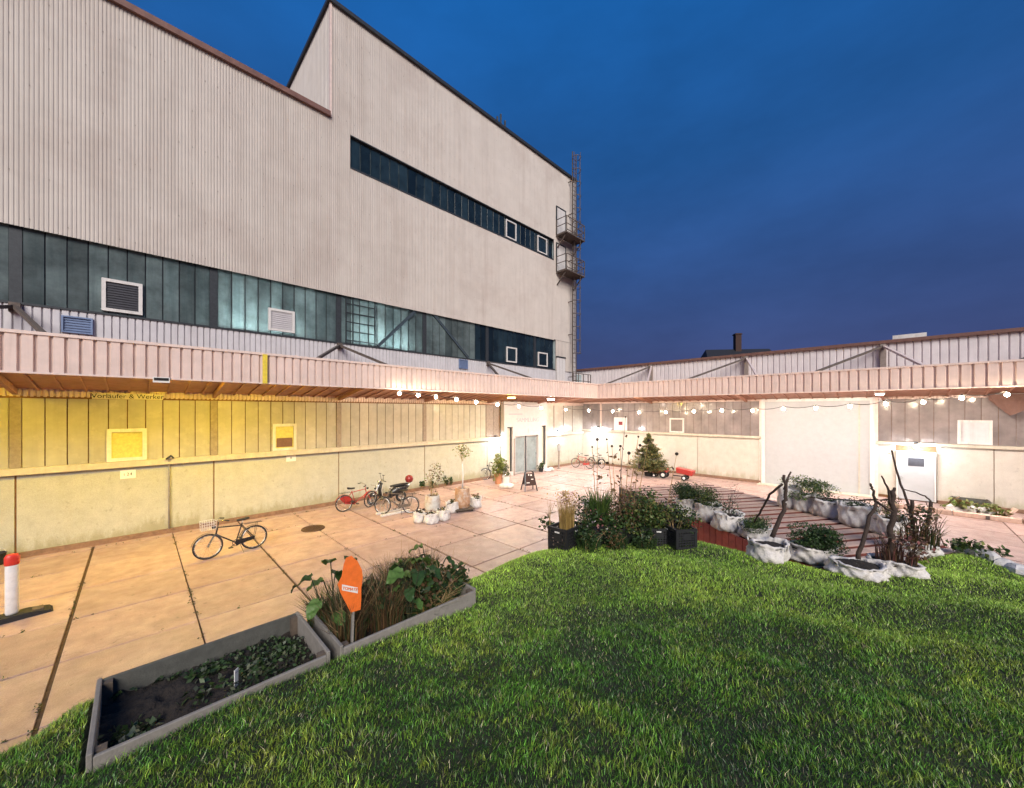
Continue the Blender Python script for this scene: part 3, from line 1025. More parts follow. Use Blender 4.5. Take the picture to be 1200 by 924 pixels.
def escape():
    t = E('escape_ladder', 'rusty caged escape ladder with two grated landings at the hall corner', 'ladder', (22.2, YA - 0.3, 5.7))
    lx0, lx1, yl = 22.45, 22.88, YA - 0.50
    for x in (lx0, lx1):
        MB().bar((x, yl, 5.7), (x, yl, 22.9), 0.07, 0.05).build('rail', 'rusty_steel', t)
    z = 5.9
    m = MB()
    while z < 22.6:
        m.tube([(lx0, yl, z), (lx1, yl, z)], 0.018, 5)
        z += 0.33
    m.build('rungs', 'rusty_steel', t)
    m = MB()
    z = 8.2
    hoop = lambda z: [(22.665 + 0.33 * math.cos(a), yl - 0.05 - 0.48 * math.sin(a), z) for a in [PI * i / 8 for i in range(9)]]
    while z < 22.9:
        m.tube(hoop(z), 0.022, 5)
        z += 0.95
    for i in (1, 4, 7):
        h = hoop(0)[i]
        m.tube([(h[0], h[1], 8.2), (h[0], h[1], 22.7)], 0.018, 5)
    m.build('cage', 'rusty_steel', t)
    for z in (6.5, 9.6, 12.0, 15.0, 18.4, 20.8):
        MB().bar((lx0, yl, z), (lx0, YA - 0.1, z), 0.05).build('wall_bracket', 'rusty_steel', t)
    for zz in (16.45, 13.85):
        p = MB().box(20.95, 23.15, YA - 1.10, YA - 0.16, zz - 0.10, zz - 0.04)
        pl = p.build('landing', 'rusty_steel', t)
        m = MB()
        for i in range(11):
            x = 20.98 + i * 0.2
            m.bar((x, YA - 1.08, zz), (x, YA - 0.18, zz), 0.03, 0.06)
        m.build('grating', 'rusty_steel', pl)
        m = MB()
        for x in (20.98, 21.6, 22.2, 22.8, 23.12):
            m.bar((x, YA - 1.07, zz), (x, YA - 1.07, zz + 1.05), 0.045)
        for x in (20.98, 23.12):
            m.bar((x, YA - 0.2, zz), (x, YA - 0.2, zz + 1.05), 0.045)
            for h in (0.55, 1.05):
                m.bar((x, YA - 1.07, zz + h), (x, YA - 0.2, zz + h), 0.04)
        for h in (0.12, 0.55, 1.05):
            m.bar((20.98, YA - 1.07, zz + h), (23.12, YA - 1.07, zz + h), 0.04)
        m.build('railing', 'rusty_steel', pl)
        for x in (21.1, 23.0):
            MB().bar((x, YA - 0.13, zz - 0.9), (x, YA - 0.95, zz - 0.1), 0.07).build('landing_brace', 'rusty_steel', pl)
        d = MB().box(21.05, 22.0, YA - 0.17, YA - 0.13, zz, zz + 2.0).build('escape_door', 'white_frame', t)
        m = MB()
        m.box(20.97, 21.05, YA - 0.19, YA - 0.13, zz, zz + 2.08)
        m.box(22.0, 22.08, YA - 0.19, YA - 0.13, zz, zz + 2.08)
        m.box(21.05, 22.0, YA - 0.19, YA - 0.13, zz + 2.0, zz + 2.08)
        m.build('door_frame', 'steel_dark', d)
    # low landing above the canopy with its door
    m = MB()
    for x in (21.0, 21.6, 22.2, 22.8, 23.1):
        m.bar((x, YA - 1.6, 5.6), (x, YA - 1.6, 6.6), 0.045)
    for h in (6.1, 6.6):
        m.bar((21.0, YA - 1.6, h), (23.1, YA - 1.6, h), 0.04)
    m.build('railing', 'rusty_steel', t)
    d = MB().box(21.05, 22.0, YA - 0.17, YA - 0.11, 5.8, 7.8).build('escape_door', 'white_frame', t)
    MB().box(21.0, 22.05, YA - 0.2, YA - 0.11, 7.8, 7.9).build('door_frame', 'steel_dark', d)


def warehouse():
    t = E('low_warehouse', 'low ribbed metal warehouse with long canopy and big white sliding door', 'warehouse', (XB + 8, 0, 0))
    Y0, Y1 = -26.0, 16.80
    da, db = onB(1025, 0)[0], onB(893, 0)[0]          # big door
    c = MB()
    c.box(XB + 0.14, XB + 22, Y0, YA - 0.05, 0, 7.1)
    c.build('wall_core', 'interior', t)
    segs = [(db + 0.05, Y1), (Y0, da - 0.05)]
    pd0, pd1 = onB(1095, 0)[0], onB(1052, 0)[0]
    cuts = [db + 0.05, 8.3, 12.2, Y1]
    for a, b in zip(cuts[:-1], cuts[1:]):
        MB().box(XB, XB + 0.12, a + 0.012, b - 0.012, 0.14, 2.45).build('concrete_panel', 'concrete_pale', t, bevel=0.006)
    ya = onB(1165, 0)[0]
    cuts = [pd1 + 0.06, da - 0.05]
    MB().box(XB, XB + 0.12, cuts[0], cuts[1], 0.14, 2.45).build('concrete_panel', 'concrete_pale', t, bevel=0.006)
    cc = [pd0 - 0.06, ya, ya - 4.2, ya - 8.4, Y0]
    for a, b in zip(cc[1:], cc[:-1]):
        MB().box(XB, XB + 0.12, a + 0.012, b - 0.012, 0.14, 2.45).build('concrete_panel', 'concrete_pale', t, bevel=0.006)
    MB().box(XB + 0.05, XB + 0.135, Y0, Y1, 0, 4.7).build('joint_backing', 'joint', t)
    p = MB()
    for a, b in ((db + 0.05, Y1), (Y0, pd0 - 0.1)):
        p.box(XB - 0.10, XB, a, b, -0.02, 0.15)
    p.build('plinth', 'plinth', t)
    p = MB()
    for a, b in ((db + 0.05, Y1), (Y0, da - 0.05)):
        p.box(XB - 0.10, XB + 0.1, a, b, 2.46, 2.6)
    p.build('window_ledge', 'ledge', t, bevel=0.01)
    g = MB()
    for a, b in segs:
        g.box(XB + 0.03, XB + 0.05, a, b, 2.6, 4.6)
    g = g.build('lower_glazing', 'joint', t)
    pane_row(g, FB, db + 0.12, Y1, 2.6, 4.55, 0.43, 0.012, -0.028, 0.0, 'pane_dusk')
    pane_row(g, FB, -10.5, da - 0.12, 2.6, 4.55, 0.43, 0.012, -0.028, 0.0, 'pane_dusk')
    wbox(MB(), FB, Y0, -10.5, -0.028, 0.0, 2.6, 4.55).build('pane', 'pane_dusk', g)
    for s in (db + 0.06, da - 0.06, 15.1):
        MB().box(XB - 0.06, XB + 0.02, s - 0.06, s + 0.06, 0 if s < 14 else 2.6, 4.65).build('post', 'trim', t)
    # framed windows / boards on the glazing
    for x0, x1, z0, z1, fill in ((785, 802, 2.62, 3.55, 'pane_dusk'), (1122, 1163, 2.62, 3.62, 'strip_cladding')):
        hopper(t, FB, onB(x1, 0)[0], onB(x0, 0)[0], z0, z1, 0.0, fill, 0.09, False)
    a, b = onB(735, 0)[0], onB(720, 0)[0]
    bo = wbox(MB(), FB, a, b, 0.005, 0.04, 2.62, 3.55).build('white_board', 'white_frame', t)
    MB().box(XB - 0.05, XB - 0.042, (a + b) / 2 - 0.16, (a + b) / 2 + 0.14, 3.0, 3.25).build('board_mark', 'dark_red', bo)
    # ribbed strips
    corr(MB(), FB, Y0, Y1, 4.55, 4.72, 0.03, 0.115, 0.03, 0.4).build('ribbed_strip', 'fascia', t)
    corr(MB(), FB, Y0, 22, 5.3, 7.12, 0.03, 0.26, 0.05, 0.16, 0.09).build('strip_cladding', 'strip_pale', t)
    MB().box(XB - 0.16, XB + 22, Y0, 22, 7.12, 7.26).build('roof_edge', 'roof_edge', t)
    ha, hb = onB(1086, 0)[0], onB(1046, 0)[0]
    MB().box(XB - 0.05, XB + 1.4, ha, hb, 7.26, 7.45).build('roof_hatch', 'white_frame', t)
    # big sliding door
    d = MB().box(XB - 0.08, XB + 0.02, da, db, 0.03, 4.5).build('sliding_door', 'door_white', t)
    m = MB()
    for a, b, z0, z1 in ((da - 0.0, db, 4.5, 4.66), (da, da + 0.16, 0.02, 4.5), (db - 0.16, db, 0.02, 4.5)):
        m.box(XB - 0.13, XB - 0.081, a, b, z0, z1)
    m.build('door_frame', 'white_frame', d)
    MB().box(XB - 0.10, XB - 0.085, da + 0.5, da + 0.56, 0.03, 4.4).build('door_seam', 'ledge', d)
    MB().box(XB - 0.7, XB - 0.1, da - 0.1, db + 0.1, 0.0, 0.05).build('door_sill', 'ledge', t)
    # small white door with a dark pane
    d = MB().box(XB - 0.05, XB + 0.02, pd0, pd1, 0.05, 2.12).build('side_door', 'door_white', t)
    m = MB()
    for a, b, z0, z1 in ((pd0 - 0.05, pd1 + 0.05, 2.12, 2.2), (pd0 - 0.05, pd0, 0.05, 2.12), (pd1, pd1 + 0.05, 0.05, 2.12)):
        m.box(XB - 0.08, XB - 0.0, a, b, z0, z1)
    m.build('door_frame', 'white_frame', d)
    a, b = onB(1083, 0)[0], onB(1064, 0)[0]
    MB().box(XB - 0.06, XB - 0.052, a, b, 1.55, 1.92).build('pane', 'louvre', d)
    MB().box(XB - 0.12, XB - 0.05, pd1 - 0.16, pd1 - 0.08, 1.0, 1.04).build('handle', 'chrome', d)
    # ------- canopy
    f = MB()
    FC = lambda s, o, z: (XB - FO - o, s, z)
    corr(f, FC, Y0, YA - FO, ZF0, ZF1 - 0.07, 0.0, 0.30, 0.055, 0.22, 0.08)
    fa = f.build('canopy_fascia', 'fascia', t)
    MB().box(XB - FO - 0.03, XB - FO + 0.10, Y0, YA - FO - 0.03, ZF1 - 0.07, ZF1).build('trim', 'trim', fa)
    MB().box(XB - FO - 0.02, XB - FO + 0.10, Y0, YA - FO - 0.02, ZF0 - 0.03, ZF0 + 0.012).build('trim', 'trim', fa)
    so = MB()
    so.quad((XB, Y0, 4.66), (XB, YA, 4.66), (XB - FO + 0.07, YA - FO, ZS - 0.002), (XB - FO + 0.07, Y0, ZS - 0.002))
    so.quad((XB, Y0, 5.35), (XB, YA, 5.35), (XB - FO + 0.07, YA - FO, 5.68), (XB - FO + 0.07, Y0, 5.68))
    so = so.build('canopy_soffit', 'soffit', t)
    rb = MB()
    y = Y0 + 0.2
    while y < YA - FO:
        rb.bar((XB - 0.05, y, 4.63), (XB - FO + 0.1, y, ZS - 0.027), 0.05, 0.05)
        y += 0.5
    rb.build('soffit_ribs', 'soffit', so)
    for y in (-10.9, -5.4, 0.14, 5.65, 11.2):
        for e in (y + 2.3, y - 1.2):
            MB().bar((XB - 0.08, y, 7.0), (XB - FO + 0.25, min(e, 13.0), 5.66), 0.09, 0.09).build('canopy_strut', 'trim' if e < y else 'rusty_steel', t)
        MB().box(XB - 0.16, XB - 0.03, y - 0.1, y + 0.1, 5.4, 7.1).build('strut_bracket', 'post', t)
        MB().bar((XB - 0.05, y, 4.58), (XB - FO + 0.1, y, ZS - 0.09), 0.09, 0.16).build('canopy_beam', 'soffit', t)


def far_house():
    c = Vector((*W2(37.0, 58.0), 0))
    zr = 4 + (482 - 404) * 58 / 440
    t = E('gabled_house', 'dark gabled house roof with one chimney rising behind the low warehouse', 'house', (c.x, c.y, 0), -PI / 4 - R(6))
    w = 5.9
    m = MB()
    m.box(-w, w, 0, 9, 0, zr - 4.2)
    m.build('wall', 'brick_dark', t, local=True)
    r = MB()
    zz = zr - 4.2
    p = [(-w - 0.3, -0.4, zz), (w + 0.3, -0.4, zz), (w - 0.9, 4.5, zr), (-w + 0.9, 4.5, zr), (-w - 0.3, 9.4, zz), (w + 0.3, 9.4, zz)]
    n = len(r.v)
    r.v += p
    r.f += [(0, 1, 2, 3), (3, 2, 5, 4), (0, 3, 4), (1, 5, 2), (0, 4, 5, 1)]
    ro = r.build('roof', 'roof_dark', t, local=True)
    ch = MB().box(-0.45, 0.45, 4.0, 4.9, zr - 0.8, zr + 2.6)
    ch.box(-0.55, 0.55, 3.9, 5.0, zr + 2.35, zr + 2.5)
    ch.build('chimney', 'brick_dark', ro, local=True)


ground()
lawn()
hall()
escape()
warehouse()
far_house()
grass()
# ------------------------------------------------------------------ small-thing helpers
def at(px, py, d):
    return Vector((*W2((px - 600) / FPX * d, d), CAMZ - (py - HOR) * d / FPX))


def lz(p):
    return float(lawn_z([(p[0], p[1])])[0])


def on_lawn(px, py):
    """where the sight line through a pixel meets the lawn (or passes its crest)"""
    ds = np.arange(1.5, 12, 0.02)
    la = (px - 600) / FPX * ds
    Q = np.stack([(la + ds) / S2, (ds - la) / S2], 1)
    gap = CAMZ - (py - HOR) / FPX * ds - lawn_z(Q)
    inside = sdist(Q) < 0.08
    hit = np.where((gap <= 0) & inside)[0]
    i = hit[0] if len(hit) else int(np.argmin(np.where(inside, gap, 99)))
    return Vector((Q[i, 0], Q[i, 1], lz(Q[i])))


DRZ = math.atan2(-0.549, 0.836)
DE1 = Vector((0.836, -0.549, 0)).normalized()
DE2 = Vector((0.549, 0.836, 0)).normalized()
DECKZ = 1.45


def on_deck(px, py):
    p = G(px, py, DECKZ)
    e1, e2 = p.dot(DE1), p.dot(DE2)
    if 6.0 < e1 < 9.5 and 4.95 < e2 < 11.7:
        return p
    return on_lawn(px, py)


def leaves(name, Cn, size, col, parent, m='leaf', aspect=1.7, upb=0.4, kind=None):
    n = len(Cn)
    nrm = rng.normal(0, 1, (n, 3))
    nrm[:, 2] = np.abs(nrm[:, 2]) + upb
    nrm /= np.linalg.norm(nrm, axis=1)[:, None]
    a = np.cross(nrm, rng.normal(0, 1, (n, 3)))
    a /= np.linalg.norm(a, axis=1)[:, None]
    b = np.cross(nrm, a)
    s = (size * rng.uniform(0.6, 1.3, n))[:, None]
    V = np.empty((n, 4, 3))
    V[:, 0] = Cn - a * s * aspect / 2
    V[:, 1] = Cn + b * s / 2 + nrm * s * 0.12
    V[:, 2] = Cn + a * s * aspect / 2
    V[:, 3] = Cn - b * s / 2 + nrm * s * 0.12
    me = bpy.data.meshes.new(name)
    me.vertices.add(4 * n)
    me.vertices.foreach_set('co', V.ravel())
    me.loops.add(4 * n)
    me.loops.foreach_set('vertex_index', np.arange(4 * n, dtype=np.int32))
    me.polygons.add(n)
    me.polygons.foreach_set('loop_start', (np.arange(n) * 4).astype(np.int32))
    me.update(calc_edges=True)
    ca = me.color_attributes.new('tint', 'FLOAT_COLOR', 'POINT')
    c4 = np.ones((n, 4, 4))
    c4[:, :, :3] = col[:, None, :]
    ca.data.foreach_set('color', c4.ravel())
    me.materials.append(MAT[m])
    o = link(name, me, parent)
    if kind:
        o['kind'] = kind
    return o


def blob(n, rx, ry, rz_, cz, hollow=0.35, lumps=7):
    """points spread through an uneven crown"""
    cs = [(rng.normal(0, 0.42, 3) * (rx, ry, rz_)) + (0, 0, cz) for _ in range(lumps)]
    cs = np.array(cs)
    k = rng.integers(0, lumps, n)
    d = rng.normal(0, 1, (n, 3))
    d /= np.linalg.norm(d, axis=1)[:, None]
    r = (hollow + (1 - hollow) * rng.random(n) ** 0.6)[:, None]
    P = cs[k] + d * r * np.array([rx, ry, rz_]) * 0.62
    P[:, 2] = np.maximum(P[:, 2], 0.01)
    return P


def cols(n, palette, jit=0.25):
    p = np.array(palette)
    c = p[rng.integers(0, len(p), n)]
    return c * rng.uniform(1 - jit, 1 + jit, (n, 1))


GREEN = [(0.035, 0.075, 0.018), (0.055, 0.11, 0.025), (0.09, 0.14, 0.03), (0.03, 0.055, 0.02)]
DARKG = [(0.022, 0.045, 0.014), (0.035, 0.07, 0.02), (0.05, 0.085, 0.025)]
YELG = [(0.16, 0.19, 0.04), (0.11, 0.16, 0.03), (0.20, 0.20, 0.06)]
DRY = [(0.16, 0.09, 0.04), (0.11, 0.06, 0.03), (0.22, 0.14, 0.06), (0.07, 0.04, 0.025)]
PINKD = [(0.26, 0.10, 0.09), (0.20, 0.09, 0.06), (0.14, 0.07, 0.05), (0.30, 0.16, 0.12)]
STRAW = [(0.42, 0.28, 0.08), (0.34, 0.22, 0.07), (0.48, 0.34, 0.13)]


def tuft(parent, name, n, h, spread, pal, w=0.006, root=0.06, lean=0.4, c=(0, 0, 0)):
    a = rng.uniform(0, 2 * PI, n)
    r = root * np.sqrt(rng.random(n))
    P = np.stack([c[0] + r * np.cos(a), c[1] + r * np.sin(a), np.full(n, c[2])], 1)
    H = h * rng.uniform(0.5, 1.05, n)
    aa = a + rng.normal(0, 0.6, n)
    L = H * lean * rng.random(n) + spread * rng.random(n)
    return blades(P, H, w * rng.uniform(0.6, 1.3, n), np.stack([np.cos(aa), np.sin(aa)], 1) * L[:, None], cols(n, pal), name, 'leaf', parent)


def twigs(parent, name, n, h, spread, m='bark', r=0.006, root=0.05, c=(0, 0, 0), side=2):
    """woody or dry stems, one mesh"""
    mb = MB()
    for i in range(n):
        a = random.uniform(0, 2 * PI)
        rr = root * random.random()
        p = Vector((c[0] + rr * math.cos(a), c[1] + rr * math.sin(a), c[2]))
        hh = h * random.uniform(0.55, 1)
        d = Vector((math.cos(a), math.sin(a), 0)) * spread * random.uniform(0.2, 1)
        pts = [p]
        for k in range(1, 5):
            f = k / 4
            pts.append(p + Vector((0, 0, hh * f)) + d * f * f + Vector((random.uniform(-1, 1), random.uniform(-1, 1), 0)) * 0.02)
        mb.tube(pts, [r, r * 0.9, r * 0.75, r * 0.6, r * 0.3], 4)
        for s in range(side):
            k = random.choice((2, 3))
            b = random.uniform(0, 2 * PI)
            q = pts[k] + Vector((math.cos(b), math.sin(b), 0.9)) * hh * random.uniform(0.1, 0.22)
            mb.tube([pts[k], q], [r * 0.5, r * 0.25], 3)
    return mb.build(name, m, parent, local=True)


# ------------------------------------------------------------------ lamps
def canopy_lamp(loc, rz, m, label, size=(0.62, 0.2), group='lamps under the canopies'):
    t = E('canopy_lamp', label, 'lamp', loc, rz, group)
    w, d = size
    MB().box(-w / 2 - 0.04, w / 2 + 0.04, -d / 2 - 0.03, d / 2 + 0.03, 0.0, 0.07).build('housing', 'galvanised', t, local=True, bevel=0.01)
    MB().box(-w / 2, w / 2, -d / 2, d / 2, -0.035, -0.002).build('lens', m, t, local=True)


def soffit_z(o, wall=4.62):
    return wall + (ZS - wall) * o / (FO - 0.07)


for x, m, lb in ((0.55, 'lamp_yellow', 'yellow lamp under the canopy above the left framed window'),
                 (3.1, 'lamp_yellow', 'yellow lamp under the canopy above the downpipe bay'),
                 (7.3, 'lamp_warm', 'warm lamp under the canopy above the red bicycle'),
                 (11.3, 'lamp_warm', 'warm lamp under the canopy above the planter barrels'),
                 (15.0, 'lamp_white', 'added white fill lamp under the canopy just left of the entrance'),  # added hidden fitting, brightens the entrance side of the corner
                 (19.6, 'lamp_white', 'added white fill lamp under the canopy between entrance and corner'),  # added hidden fitting, brightens the far corner
                 (-2.6, 'lamp_yellow', 'yellow lamp under the canopy at the far left wall')):
    canopy_lamp((x, YA - 3.0, soffit_z(3.0) - 0.075), 0, m, lb)
canopy_lamp((onA(605, 0, YA - FO)[0], YA - FO + 0.35, ZF0 - 0.16), 0, 'lamp_yellow', 'yellow lamp on the canopy edge over the entrance', (0.3, 0.2))
canopy_lamp((onA(651, 0, YA - FO)[0], YA - FO + 0.35, ZF0 - 0.16), 0, 'lamp_white', 'white lamp on the canopy edge right of the entrance', (0.35, 0.2))
for y, m, lb in ((12.6, 'lamp_white', 'added white fill lamp under the warehouse canopy nearest the corner'),  # first one is added to brighten the far corner
                 (10.6, 'lamp_warm', 'warm lamp under the canopy above the small spruce'),
                 (7.2, 'lamp_white', 'white lamp under the canopy left of the big sliding door'),
                 (3.9, 'lamp_white', 'white lamp under the canopy at the left half of the sliding door'),
                 (1.3, 'lamp_white', 'white lamp under the canopy at the right half of the sliding door'),
                 (-2.2, 'lamp_white', 'white lamp under the canopy above the framed white board'),
                 (-6.0, 'lamp_white', 'white lamp under the canopy right of the dark glazing reflection')):
    canopy_lamp((XB - 3.0, y, soffit_z(3.0, 4.66) - 0.075), PI / 2, m, lb)
p = onB(1031, 457, XB - FO)
canopy_lamp((XB - FO + 0.35, p[0], ZF0 - 0.16), PI / 2, 'lamp_white', 'small white lamp on the canopy edge above the sliding door post', (0.22, 0.15))


def flood(loc, rz, label):
    """wall flood lamp: local -y points into the yard"""
    t = E('flood_lamp', label, 'lamp', loc, rz, 'cold wall flood lamps')
    MB().box(-0.07, 0.07, -0.03, 0.0, -0.12, 0.12).build('back_plate', 'steel_dark', t, local=True)
    MB().tube([(0, -0.02, 0.05), (0, -0.16, 0.12), (0, -0.28, 0.06)], 0.02, 6).build('arm', 'steel_dark', t, local=True)
    MB().lathe([(0.04, 0.09), (0.12, 0.05), (0.14, 0.0)], 14, (0, -0.3, -0.02)).build('shade', 'galvanised', t, local=True)
    MB().lathe([(0.02, -0.09), (0.075, -0.06), (0.09, 0.0), (0.075, 0.05)], 12, (0, -0.3, -0.05)).build('bulb', 'bulb_cold', t, local=True)


s_, z_ = onA(580, 516)
flood((s_, YA - 0.0, 2.42), 0, 'cold white wall lamp left of the entrance portal')
s_, z_ = onA(653, 509)
flood((s_, YA - 0.0, 2.55), 0, 'cold white wall lamp right of the entrance portal')
s_, z_ = onB(1073, 527)
flood((XB - 0.1, s_, 2.52), -PI / 2, 'cold white wall lamp above the small white door')
s_, z_ = onB(702, 495)
flood((XB - 0.1, s_, 2.75), -PI / 2, 'cold white wall lamp left of the white board near the corner')


def string_lights(pts, label):
    t = E('string_lights', label, 'string lights', pts[0], 0)
    o = Vector(pts[0])
    P = [Vector(p) - o for p in pts]
    cab = []
    for a, b in zip(P[:-1], P[1:]):
        for k in range(6):
            f = k / 6
            cab.append(a.lerp(b, f) + Vector((0, 0, 0.11 - 0.10 * 4 * f * (1 - f))))
    cab.append(P[-1] + Vector((0, 0, 0.11)))
    MB().tube(cab, 0.012, 5).build('cable', 'black_rubber', t, local=True)
    bm_ = MB().lathe([(0.018, 0.05), (0.045, 0.02), (0.062, -0.02), (0.05, -0.06), (0.015, -0.085)], 16).mesh('bulb', 'bulb_warm', smooth=True)
    so_ = MB().lathe([(0.025, 0.045), (0.028, 0.11)], 8).mesh('socket', 'black_rubber')
    for p in P:
        b = link('bulb', bm_, t, p)
        link('socket', so_, b)


pa = []
for px, py in ((468, 461), (490, 463), (511, 465), (535, 468), (558, 471), (583, 474), (608, 476), (634, 478)):
    s_, z_ = onA(px, py, YA - FO - 0.15)
    pa.append((s_, YA - FO - 0.15, z_))
pb = []
for px, py in ((663, 480), (690, 481), (718, 482), (749, 483), (780, 483), (813, 482), (846, 481), (882, 481), (918, 479), (956, 478), (996, 476), (1038, 473), (1082, 471), (1127, 466), (1180, 462)):
    s_, z_ = onB(px, py, XB - FO - 0.15)
    pb.append((XB - FO - 0.15, s_, z_))
string_lights(pa, 'string of warm bulbs along the tall hall canopy left of the entrance')
string_lights(pb, 'string of warm bulbs along the low warehouse canopy')

# dark reflection in the warehouse glazing, modelled as an added sheet
t = E('glazing_reflection', 'dark glazing reflection modelled as an added sheet hanging in a point at far right', 'reflection', (XB - 0.5, onB(1183, 0)[0], 4.5))
c = MB()
ys = [onB(x, 0, XB - 0.5)[0] for x in (1158, 1172, 1183, 1196, 1225)]
zb = [4.45, 4.1, 3.82, 3.98, 4.35]
for i in range(4):
    for off in (0.0, 0.03):
        c.quad((XB - 0.5 - off, ys[i], 4.66), (XB - 0.5 - off, ys[i + 1], 4.66), (XB - 0.56 - off, ys[i + 1], zb[i + 1]), (XB - 0.56 - off, ys[i], zb[i]))
c.build('fabric', 'plain_brown', t)  # dark glazing reflection modelled as an added solid sheet
MB().tube([(XB - 0.515, ys[0], 4.67), (XB - 0.515, ys[-1], 4.67)], 0.02, 6).build('added_rod', 'galvanised', t)


# ------------------------------------------------------------------ bicycles and scooter
def bicycle(a, b, label, frame='black_paint', tyre='black_rubber', guard=None, basket=False, rack=True, steer=0.0, tilt=R(4), r=0.335):
    """a = rear wheel contact, b = front wheel contact (world)"""
    a, b = Vector(a), Vector(b)
    wbx = 1.06 * r / 0.335
    rz = math.atan2(b.y - a.y, b.x - a.x)
    t = E('bicycle', label, 'bicycle', (a.x, a.y, 0.0), rz)
    t.rotation_euler = (tilt, 0, rz)
    k = r / 0.335
    L_ = lambda *p: tuple(q * k for q in p)

    def wheel(x, st):
        w = MB().torus((0, 0, 0), r - 0.018, 0.019, 'y', 30, 6).mesh('wheel', tyre, smooth=True)
        w = link('wheel', w, t, (x, 0, r), (0, 0, st))
        MB().torus((0, 0, 0), r - 0.045, 0.012, 'y', 30, 5).build('rim', 'chrome', w, local=True, smooth=True)
        sp = MB()
        for i in range(16):
            g = 2 * PI * i / 16
            sp.tube([(0.02 * math.cos(g), 0.02 * (-1) ** i, 0.02 * math.sin(g)), ((r - 0.05) * math.cos(g), 0, (r - 0.05) * math.sin(g))], 0.0025, 3)
        sp.build('spokes', 'chrome', w, local=True)
        MB().tube([(0, -0.05, 0), (0, 0.05, 0)], 0.022, 8).build('hub', 'chrome', w, local=True)
        md = MB()
        pts = [((r + 0.025) * math.cos(g), (r + 0.025) * math.sin(g)) for g in [R(10) + R(150) * i / 12 for i in range(13)]]
        for p0, p1 in zip(pts[:-1], pts[1:]):
            md.quad((p0[0], -0.03, p0[1]), (p1[0], -0.03, p1[1]), (p1[0], 0.03, p1[1]), (p0[0], 0.03, p0[1]))
            md.quad((p0[0] * 1.01, -0.03, p0[1] * 1.01), (p1[0] * 1.01, -0.03, p1[1] * 1.01), (p1[0] * 1.01, 0.03, p1[1] * 1.01), (p0[0] * 1.01, 0.03, p0[1] * 1.01))
        md.build('mudguard', frame, w, local=True)
        return w

    wr = wheel(0, 0)
    wheel(wbx, steer)
    bb = L_(0.44, 0, 0.29)
    st = L_(0.28, 0, 0.80)
    hd0 = L_(0.885, 0, 0.62)
    hd1 = L_(0.845, 0, 0.80)
    f = MB()
    f.tube([bb, st], 0.017 * k, 8)
    f.tube([bb, hd0], 0.019 * k, 8)
    f.tube([L_(0.30, 0, 0.74), hd1], 0.017 * k, 8)
    f.tube([hd0, hd1], 0.021 * k, 8)
    for s in (-1, 1):
        f.tube([L_(0, 0.055 * s, 0.335), L_(0.43, 0.03 * s, 0.29)], 0.010 * k, 6)
        f.tube([L_(0, 0.055 * s, 0.335), L_(0.29, 0.02 * s, 0.76)], 0.009 * k, 6)
    f.build('frame', frame, t, local=True, smooth=True)
    fk = MB()
    for s in (-1, 1):
        fk.tube([(wbx, 0.05 * s, r), L_(0.97, 0.045 * s, 0.52), L_(0.89, 0.02 * s, 0.64)], 0.011 * k, 6)
    fk.tube([hd1, L_(0.82, 0, 0.95)], 0.013 * k, 6)
    fk.build('fork', frame, t, local=True)
    hb = MB()
    hb.tube([L_(0.66, 0.29, 0.98), L_(0.76, 0.25, 1.01), L_(0.84, 0.1, 0.98), L_(0.84, -0.1, 0.98), L_(0.76, -0.25, 1.01), L_(0.66, -0.29, 0.98)], 0.012 * k, 7)
    hbo = hb.build('handlebar', 'chrome', t, local=True, smooth=True)
    for s in (-1, 1):
        MB().tube([L_(0.64, 0.295 * s, 0.978), L_(0.75, 0.255 * s, 1.007)], 0.018 * k, 7).build('grip', 'black_rubber', hbo, local=True)
    MB().lathe([(0.02, 0), (0.05, 0.02), (0.045, 0.07)], 10, L_(0.93, 0, 0.78)).build('headlight', 'black_paint', t, local=True)
    sd_ = MB()
    pl = [(-0.14, 0.085), (-0.10, 0.10), (0.0, 0.055), (0.12, 0.02), (0.15, 0.0), (0.12, -0.02), (0.0, -0.055), (-0.10, -0.10), (-0.14, -0.085)]
    n0 = len(sd_.v)
    for z in (0.0, 0.05):
        sd_.v += [(0.26 * k + x * k, y * k * (1 if z else 0.7), 0.87 * k + z + (0.02 if x < -0.05 else 0)) for x, y in pl]
    kk = len(pl)
    sd_.f += [tuple(range(n0, n0 + kk)), tuple(range(n0 + kk, n0 + 2 * kk))] + [(n0 + i, n0 + (i + 1) % kk, n0 + kk + (i + 1) % kk, n0 + kk + i) for i in range(kk)]
    so_ = sd_.build('saddle', 'black_rubber', t, local=True, smooth=True)
    MB().tube([st, L_(0.262, 0, 0.88)], 0.013 * k, 6).build('seat_post', 'chrome', so_, local=True)
    cr = MB()
    cr.torus(L_(0.44, 0.045, 0.29), 0.085 * k, 0.008, 'y', 20, 4)
    cr.tube([L_(0.44, 0.06, 0.29), L_(0.58, 0.065, 0.20)], 0.011, 5)
    cr.tube([L_(0.44, -0.06, 0.29), L_(0.30, -0.065, 0.38)], 0.011, 5)
    cr.box(0.53 * k, 0.63 * k, 0.06, 0.15, 0.185 * k, 0.21 * k)
    cr.box(0.25 * k, 0.35 * k, -0.15, -0.06, 0.37 * k, 0.395 * k)
    cr.build('crankset', 'steel_dark', t, local=True)
    MB().prism([(0.0, r + 0.045), (0.44 * k, 0.29 * k + 0.075), (0.47 * k, 0.29 * k), (0.44 * k, 0.29 * k - 0.075), (0, r - 0.045)], 0.045, 0.06).build('chain_guard', guard or frame, t, local=True)
